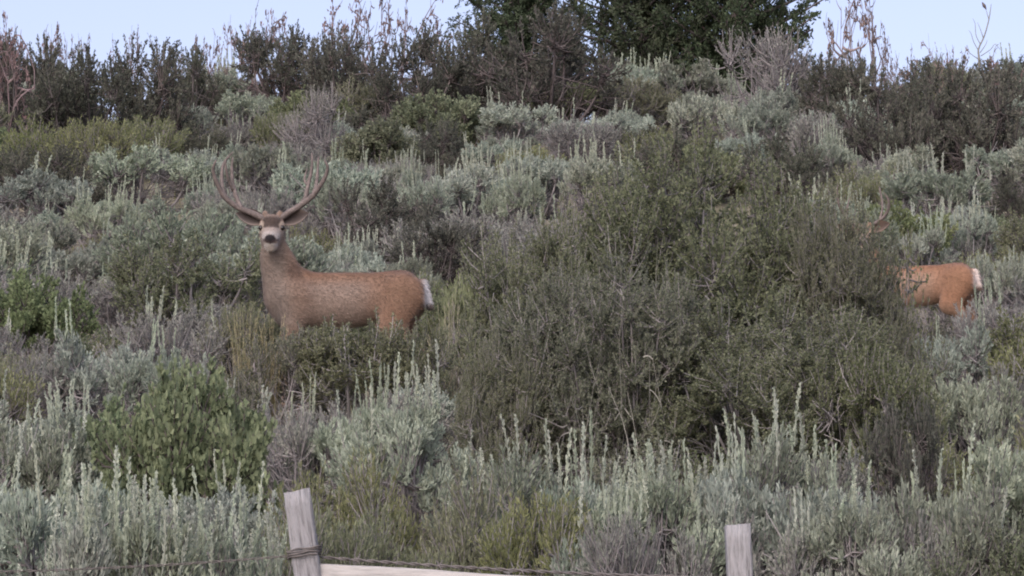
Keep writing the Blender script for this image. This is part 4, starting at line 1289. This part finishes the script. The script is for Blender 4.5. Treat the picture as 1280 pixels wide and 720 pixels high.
# ------------------------------------------------------------------ the rest of the brush
# kind, shape, x, distance up the slope, scale x y z, turn
FILL = [
    ('sage',1,-3.03,22.81,1.097,1.134,1.216,6.12), ('sage',2,-0.29,46.4,1.079,1.036,1.026,2.54), ('sage',0,-2.23,36.6,1.514,1.597,1.5,1.83),
    ('purple',0,0.07,41.81,0.952,0.926,0.883,2.38), ('green',0,-6.37,50.88,1.167,1.137,1.221,5.14), ('sage',0,3.41,42.14,1.159,1.117,1.157,1.43),
    ('sage',1,-0.06,50.99,0.928,0.889,1.012,5.06), ('rabbit',1,-5.79,49.45,1.264,1.265,1.424,5.75), ('purple',3,-3.81,34.16,1.246,1.304,1.335,0.3),
    ('sage',3,-4.55,36.76,1.449,1.36,1.547,2.89), ('sage',3,-4.78,39.86,1.191,1.302,1.211,3.56), ('green',2,-0.6,32.62,0.81,0.85,0.968,1.13),
    ('green',2,3.78,40.84,1.145,1.045,1.174,3.73), ('purple',3,-1.27,48.5,0.899,0.965,1.084,5.51), ('bitter',3,-7.57,59.88,1.426,1.449,1.44,4.8),
    ('sage',0,4.5,43.37,0.856,0.84,0.857,0.54), ('bitter',0,3.93,28.82,1.148,1.06,1.289,2.89), ('purple',3,-2.43,19.27,1.005,1.015,1.083,5.13),
    ('sage',0,-1.46,38.97,0.843,0.813,0.978,2.54), ('sage',3,3.74,36.27,0.864,0.807,0.98,0.73), ('purple',3,4.6,34.49,1.276,1.387,1.364,2.14),
    ('rabbit',0,-2.16,39.52,1.079,0.974,1.125,3.11), ('spiky',1,-2.54,23.61,1.081,0.981,0.952,4.12), ('purple',1,0.36,37.82,1.514,1.406,1.53,1.22),
    ('spiky',4,-3.27,24.21,1.088,1.096,1.172,2.86), ('bitter',3,0.78,20.54,0.911,0.952,1.014,2.96), ('sage',2,-4.18,38.62,1.078,1.003,1.141,3.28),
    ('rabbit',1,6.06,58.07,1.559,1.439,1.546,2.36), ('bitter',0,2.51,59.15,0.81,0.808,0.762,1.48), ('sage',2,6.34,51.98,1.578,1.489,1.662,3.62),
    ('rabbit',3,5.28,42.06,1.053,1.122,0.984,5.62), ('sage',3,2.75,37.52,1.401,1.281,1.636,3.59), ('sage',0,-3.49,48.23,0.928,0.998,0.877,1.25),
    ('purple',0,4.22,31.11,1.34,1.224,1.297,1.45), ('purple',2,4.34,48.45,0.975,0.956,0.961,0.64), ('purple',3,-1.52,45.32,1.096,1.01,1.342,1.27),
    ('rabbit',0,-0.37,34.19,1.145,1.19,1.246,1.56), ('purple',0,-5.72,42.79,1.516,1.455,1.591,0.42), ('sage',0,-4.36,54.41,1.191,1.202,1.144,1.95),
    ('rabbit',3,0.25,48.87,1.043,1.119,1.014,4.74), ('rabbit',2,2.41,20.55,0.991,0.897,1.129,4.46), ('sage',1,-2.95,43.63,0.987,1.062,0.966,4.45),
    ('purple',2,-1.54,24.78,0.902,0.986,0.994,2.02), ('spiky',0,-4.49,34.97,1.539,1.397,1.369,0.47), ('sage',0,-4.84,43.86,0.81,0.807,0.79,2.95),
    ('sage',1,-1.33,46.59,0.901,0.873,1.029,4.33), ('sage',1,4.46,47.21,1.139,1.175,1.205,3.62), ('sage',1,-1.29,52.67,1.104,1.181,0.959,2.86),
    ('rabbit',3,3.05,21.27,1.241,1.203,1.388,4.23), ('sage',3,-2.67,20.04,0.933,0.918,1.09,4.48), ('dark',2,7.35,61.9,1.403,1.325,1.158,5.53),
    ('sage',2,-1.96,44.05,1.409,1.35,1.502,5.83), ('sage',0,4.24,52.02,1.35,1.399,1.446,0.5), ('sage',2,4.27,42.42,1.23,1.148,1.19,2.77),
    ('purple',3,-3.43,35.99,0.835,0.867,1.011,3.41), ('sage',2,-3.88,49.33,0.901,0.981,1.043,0.21), ('sage',1,3.4,55.9,1.177,1.142,1.116,3.15),
    ('sage',0,3.64,54.03,1.305,1.41,1.443,2.77), ('purple',1,-2.34,32.71,0.959,1.05,0.97,3.39), ('sage',2,0.36,46.9,1.033,1.062,1.258,5.34),
    ('rabbit',3,3.5,26.64,1.174,1.169,1.333,1.41), ('sage',3,-3.1,38.56,1.482,1.458,1.636,5.27), ('rabbit',2,-3.43,26.29,1.042,1.092,0.876,2.05),
    ('bitter',0,5.28,39.2,1.184,1.106,1.233,2.84), ('purple',1,-4.14,33.1,1.305,1.222,1.475,0.11), ('purple',1,-2.64,49.96,1.067,1.078,1.013,2.97),
    ('rabbit',3,-3.4,27.82,1.064,1.163,1.079,2.33), ('spiky',4,4.46,44.65,1.538,1.65,1.288,5.85), ('sage',2,0.18,47.63,0.932,1.004,1.142,5.3),
    ('sage',1,2.66,56.55,1.076,1.073,1.119,2.55), ('rabbit',0,4.51,38.75,0.896,0.847,0.892,0.81), ('purple',2,-3.62,53.63,0.843,0.856,0.967,0.94),
    ('sage',2,7.7,60.52,1.473,1.526,1.521,0.44), ('spiky',1,2.92,39.96,1.302,1.193,1.301,3.35), ('sage',0,1.44,53.81,1.107,1.013,1.032,2.64),
    ('sage',0,-0.6,25.79,0.944,0.88,0.989,5.83), ('purple',2,-3.7,30.81,0.852,0.925,0.908,3.4), ('sage',0,-0.1,45.38,1.016,0.972,0.948,4.61),
    ('rabbit',2,-4.93,48.66,1.43,1.348,1.508,5.48), ('dark',3,1.77,52.05,0.849,0.798,0.725,0.89), ('dark',3,-1.97,53.67,0.8,0.827,0.84,1.77),
    ('rabbit',3,-3.33,25.45,1.082,1.036,1.175,3.01), ('purple',3,-3.7,29.92,0.852,0.902,0.838,1.84), ('purple',3,0.45,39.68,1.224,1.214,1.31,0.63),
    ('bitter',2,-1.5,32.25,0.817,0.793,0.733,4.75), ('sage',3,-3.42,37.2,0.792,0.759,0.871,5.59), ('sage',2,-2.62,18.22,1.489,1.552,1.409,1.05),
    ('dark',1,-7.1,62.1,1.252,1.153,1.091,4.05), ('green',0,2.03,48.09,1.222,1.284,1.192,4.45), ('green',0,5.08,43.04,0.848,0.866,0.806,0.68),
    ('rabbit',2,-3.7,39.45,1.012,0.925,1.052,6.13), ('dark',0,-3.95,51.75,0.89,0.964,0.77,1.54), ('rabbit',3,-6.89,52.12,1.325,1.416,1.531,5.78),
    ('spiky',3,-3.3,45.7,0.891,0.899,0.756,6.22), ('dark',0,-0.85,58.54,1.03,0.952,1.068,4.33), ('bitter',3,4.02,37.0,0.794,0.765,0.772,4.19),
    ('bitter',3,-1.13,31.23,0.989,1.054,0.98,3.44), ('sage',2,-0.15,50.18,1.042,0.961,0.972,4.4), ('dark',3,4.23,53.22,0.916,0.967,1.032,0.14),
    ('purple',2,-3.04,44.47,0.897,0.864,0.971,1.86), ('green',1,-2.71,54.46,1.334,1.254,1.301,5.22), ('purple',0,1.52,21.17,0.979,0.901,1.016,3.01),
    ('purple',3,-0.68,24.24,1.086,0.98,1.225,4.42), ('bitter',1,1.13,22.46,0.853,0.877,0.661,4.56), ('rabbit',0,4.68,57.86,1.153,1.179,1.244,1.56),
    ('sage',2,1.57,59.42,1.186,1.173,1.305,5.55), ('sage',2,-6.69,58.05,1.665,1.528,1.651,3.0), ('bitter',2,-2.32,58.28,0.8,0.788,0.845,3.53),
    ('green',0,5.46,54.02,1.202,1.15,1.121,0.87), ('dark',1,6.08,61.63,1.245,1.323,1.099,2.53), ('sage',2,-4.06,44.34,0.871,0.858,0.808,2.64),
    ('sage',0,1.61,55.56,0.828,0.813,0.802,2.62), ('dark',0,3.11,48.17,0.988,1.039,1.02,1.69), ('purple',0,-4.26,61.76,1.43,1.317,1.528,0.19),
    ('dark',3,-0.77,49.79,0.68,0.747,0.573,4.94), ('sage',1,5.44,52.86,1.635,1.692,1.52,4.08), ('sage',2,0.68,19.79,0.9,0.939,1.081,3.5),
    ('green',0,-0.63,55.73,0.914,0.898,0.887,5.85), ('sage',0,-2.13,52.69,0.858,0.867,1.002,2.7), ('dark',3,-5.54,50.71,0.75,0.796,0.807,0.86),
    ('dark',3,-2.93,62.22,1.139,1.039,1.142,2.64), ('purple',0,-1.23,47.8,0.812,0.819,0.984,2.29), ('bitter',1,-2.87,30.8,0.808,0.819,0.741,4.65),
    ('rabbit',3,2.33,28.48,1.218,1.303,1.29,2.21), ('dark',1,-5.08,46.33,1.276,1.16,1.099,5.11), ('sage',0,-1.35,19.73,0.807,0.837,0.943,4.37),
    ('sage',0,-3.22,48.98,0.924,0.93,1.039,2.01), ('dark',0,2.82,30.47,0.937,0.932,0.892,1.36), ('sage',3,6.43,47.8,1.473,1.458,1.453,2.74),
    ('rabbit',1,-1.66,40.89,0.851,0.815,0.744,6.14), ('dark',0,-0.37,61.06,1.216,1.217,1.124,5.46), ('dark',1,3.66,47.59,0.768,0.807,0.622,4.81),
    ('dark',1,-5.71,47.99,0.924,0.879,0.869,5.51), ('rabbit',3,2.08,21.69,0.967,1.01,0.996,4.98), ('sage',3,-2.28,48.22,0.96,0.971,0.993,0.93),
    ('sage',1,6.35,59.89,1.517,1.431,1.599,5.55), ('spiky',2,-2.63,21.86,1.0,0.979,0.791,5.54), ('purple',1,3.74,50.62,1.263,1.24,1.519,3.5),
    ('sage',0,2.81,49.62,1.067,1.02,1.115,4.49), ('rabbit',3,1.83,49.52,1.36,1.427,1.19,1.05), ('dark',1,1.38,52.71,0.747,0.778,0.613,5.1),
    ('dark',3,1.72,46.93,1.157,1.201,1.155,2.16), ('purple',0,-1.66,18.44,1.017,0.937,1.032,2.84), ('spiky',0,3.49,43.82,0.844,0.913,0.813,5.28),
    ('sage',0,0.62,54.79,0.819,0.86,0.76,0.96), ('spiky',3,-2.23,45.67,0.871,0.819,0.918,2.17), ('spiky',3,-1.44,39.92,0.923,0.835,0.795,3.96),
]
fill = []
for kind, i, x, d, sx, sy, sz, rot in FILL:
    z = float(ground_z(x, d))
    pr0 = P[kind][i]
    px, py, _ = project(x, d, z + .5 * sz * pr0['H'])
    fill.append((plant(kind, i, (x, d, z - .02), sx, sy, sz, rot), kind, px, py, d, i, x))

# grass between the shrubs: uncountable, one object
def grass_field():
    rng = np.random.default_rng(8)
    n = 70000
    d = 13.5 + 50 * rng.uniform(0, 1, n) ** .85
    x = rng.uniform(-1, 1, n) * ((640 / F_PX) * d * 1.25 + .4)
    dens = np.sin(1.3 * x + .5 * d) + np.sin(.9 * d - 1.1 * x) + rng.normal(0, .8, n)
    k = dens > -.4
    x, d = x[k], d[k]
    n = len(x)
    A = np.stack([x, d, ground_z(x, d) - .01], 1)
    L = rng.uniform(.12, .34, n)
    T = A + nrm(np.stack([rng.normal(0, .3, n), rng.normal(0, .3, n), np.ones(n)], 1)) * L[:, None]
    an = rng.uniform(0, 6.28, n)
    S = np.stack([np.cos(an), np.sin(an), np.zeros(n)], 1) * .0035
    V = np.stack([A - S, A + S, T], 1).reshape(-1, 3)
    me = mesh_np('grass', V, [np.arange(3 * n).reshape(n, 3)], M['grass_g'], np.repeat(rng.uniform(0, 1, n), 3))
    o = obj('grass', me)
    o['kind'] = 'stuff'
    tag(o, 'thin dry grass growing between the shrubs over the whole slope', 'grass')
grass_field()

# the slope goes on beyond both sides of the view: uncountable brush, one object
def side_brush():
    rng = np.random.default_rng(21)
    V, F, T, Mi, n = [], [], [], [], 0
    for side in (-1, 1):
        for k in range(26):
            d = 16.5 + 42 * (k + rng.uniform()) / 26
            x = side * ((640 / F_PX) * d + .75 + rng.uniform(0, 2.4))
            pr = P[('sage', 'spiky', 'purple')[int(rng.integers(0, 3))]][int(rng.integers(0, 4))]
            sc_ = rng.uniform(.9, 1.4)
            a_ = rng.uniform(0, 6.28)
            for mi, pn in enumerate(('foliage', 'stems')):
                me = pr['parts'][pn]
                co = np.empty(len(me.vertices) * 3, np.float32); me.vertices.foreach_get('co', co); co = co.reshape(-1, 3)
                tn = np.empty(len(me.vertices), np.float32); me.attributes['tint'].data.foreach_get('value', tn)
                if pn == 'foliage':
                    q = co.reshape(-1, 4, 3); tq = tn.reshape(-1, 4)
                    kp = rng.uniform(size=len(q)) < .2
                    q, tq = q[kp], tq[kp]
                    c_ = q.mean(1, keepdims=True)
                    co = (c_ + (q - c_) * 2.1).reshape(-1, 3); tn = tq.ravel()
                    f = np.arange(len(co)).reshape(-1, 4)
                else:
                    f = np.empty(len(me.loops), np.int32); me.loops.foreach_get('vertex_index', f); f = f.reshape(-1, 4)[::4]
                R_ = np.array([[math.cos(a_), -math.sin(a_), 0], [math.sin(a_), math.cos(a_), 0], [0, 0, 1]])
                V.append(co @ R_.T * sc_ + np.array([x, d, float(ground_z(x, d)) - .02]))
                F.append(f + n); T.append(tn); Mi.append(np.full(len(f), mi, np.int32))
                n += len(co)
    me = mesh_np('brush', np.concatenate(V), [np.concatenate(F)], M['sage'], np.concatenate(T))
    me.materials.append(M['bark'])
    me.polygons.foreach_set('material_index', np.concatenate(Mi))
    o = obj('brush', me)
    o['kind'] = 'stuff'
    tag(o, 'grey-green brush carrying the slope on past both sides of the picture', 'brush')
side_brush()

# ------------------------------------------------------------------ labels of the rest: by look and by the nearest thing one can find
LOOK = {'sage': 'grey-green sagebrush', 'spiky': 'spiky silver sagebrush', 'purple': 'purplish woody sagebrush', 'rabbit': 'olive rabbitbrush',
        'bitter': 'dark olive shrub', 'green': 'green leafy shrub', 'dark': 'dark shrub'}
MARKS = [(435, 400, 'the facing buck'), (1160, 350, 'the half hidden deer'), (375, 690, 'the leaning fence post'), (922, 690, 'the upright fence post'),
         (850, 380, 'the big olive bush'), (235, 530, 'the rounded green bush'), (640, 710, 'the pale board'), (880, 20, 'the dark green trees'),
         (690, 60, 'the dark shrub at top centre'), (140, 90, 'the dark shrubs at upper left'), (40, 380, 'the green bush at the left edge'),
         (1230, 40, 'the bare sapling'), (575, 230, 'the silver row behind the buck'), (340, 230, 'the antlers of the facing buck'), (1190, 640, 'the broad pale sagebrush at lower right'),
         (705, 115, 'the bright yellow-green shrub')]
ORD = ['nearest', 'second nearest', 'third nearest', 'fourth nearest', 'fifth nearest', 'sixth nearest', 'seventh nearest', 'eighth nearest', 'ninth nearest', 'tenth nearest']
cells = {}
for rt, kind, px, py, d, i_, x_ in fill:
    best = min(MARKS, key=lambda m: (m[0] - px) ** 2 + (m[1] - py) ** 2)
    dx, dy = px - best[0], py - best[1]
    rel = ('left of' if dx < 0 else 'right of') if abs(dx) > abs(dy) else ('uphill of' if dy < 0 else 'downhill of')
    cells.setdefault((LOOK[kind], rel, best[2]), []).append((dx * dx + dy * dy, rt))
for (lk, rel, mk), lst in cells.items():
    lst.sort(key=lambda q: q[0])
    for i, (_, rt) in enumerate(lst):
        rt['label'] = '%s %s %s' % (lk, rel, mk) if len(lst) == 1 else '%s %s, %s %s' % (ORD[min(i, 9)].replace(' nearest', '-nearest'), lk, rel, mk)
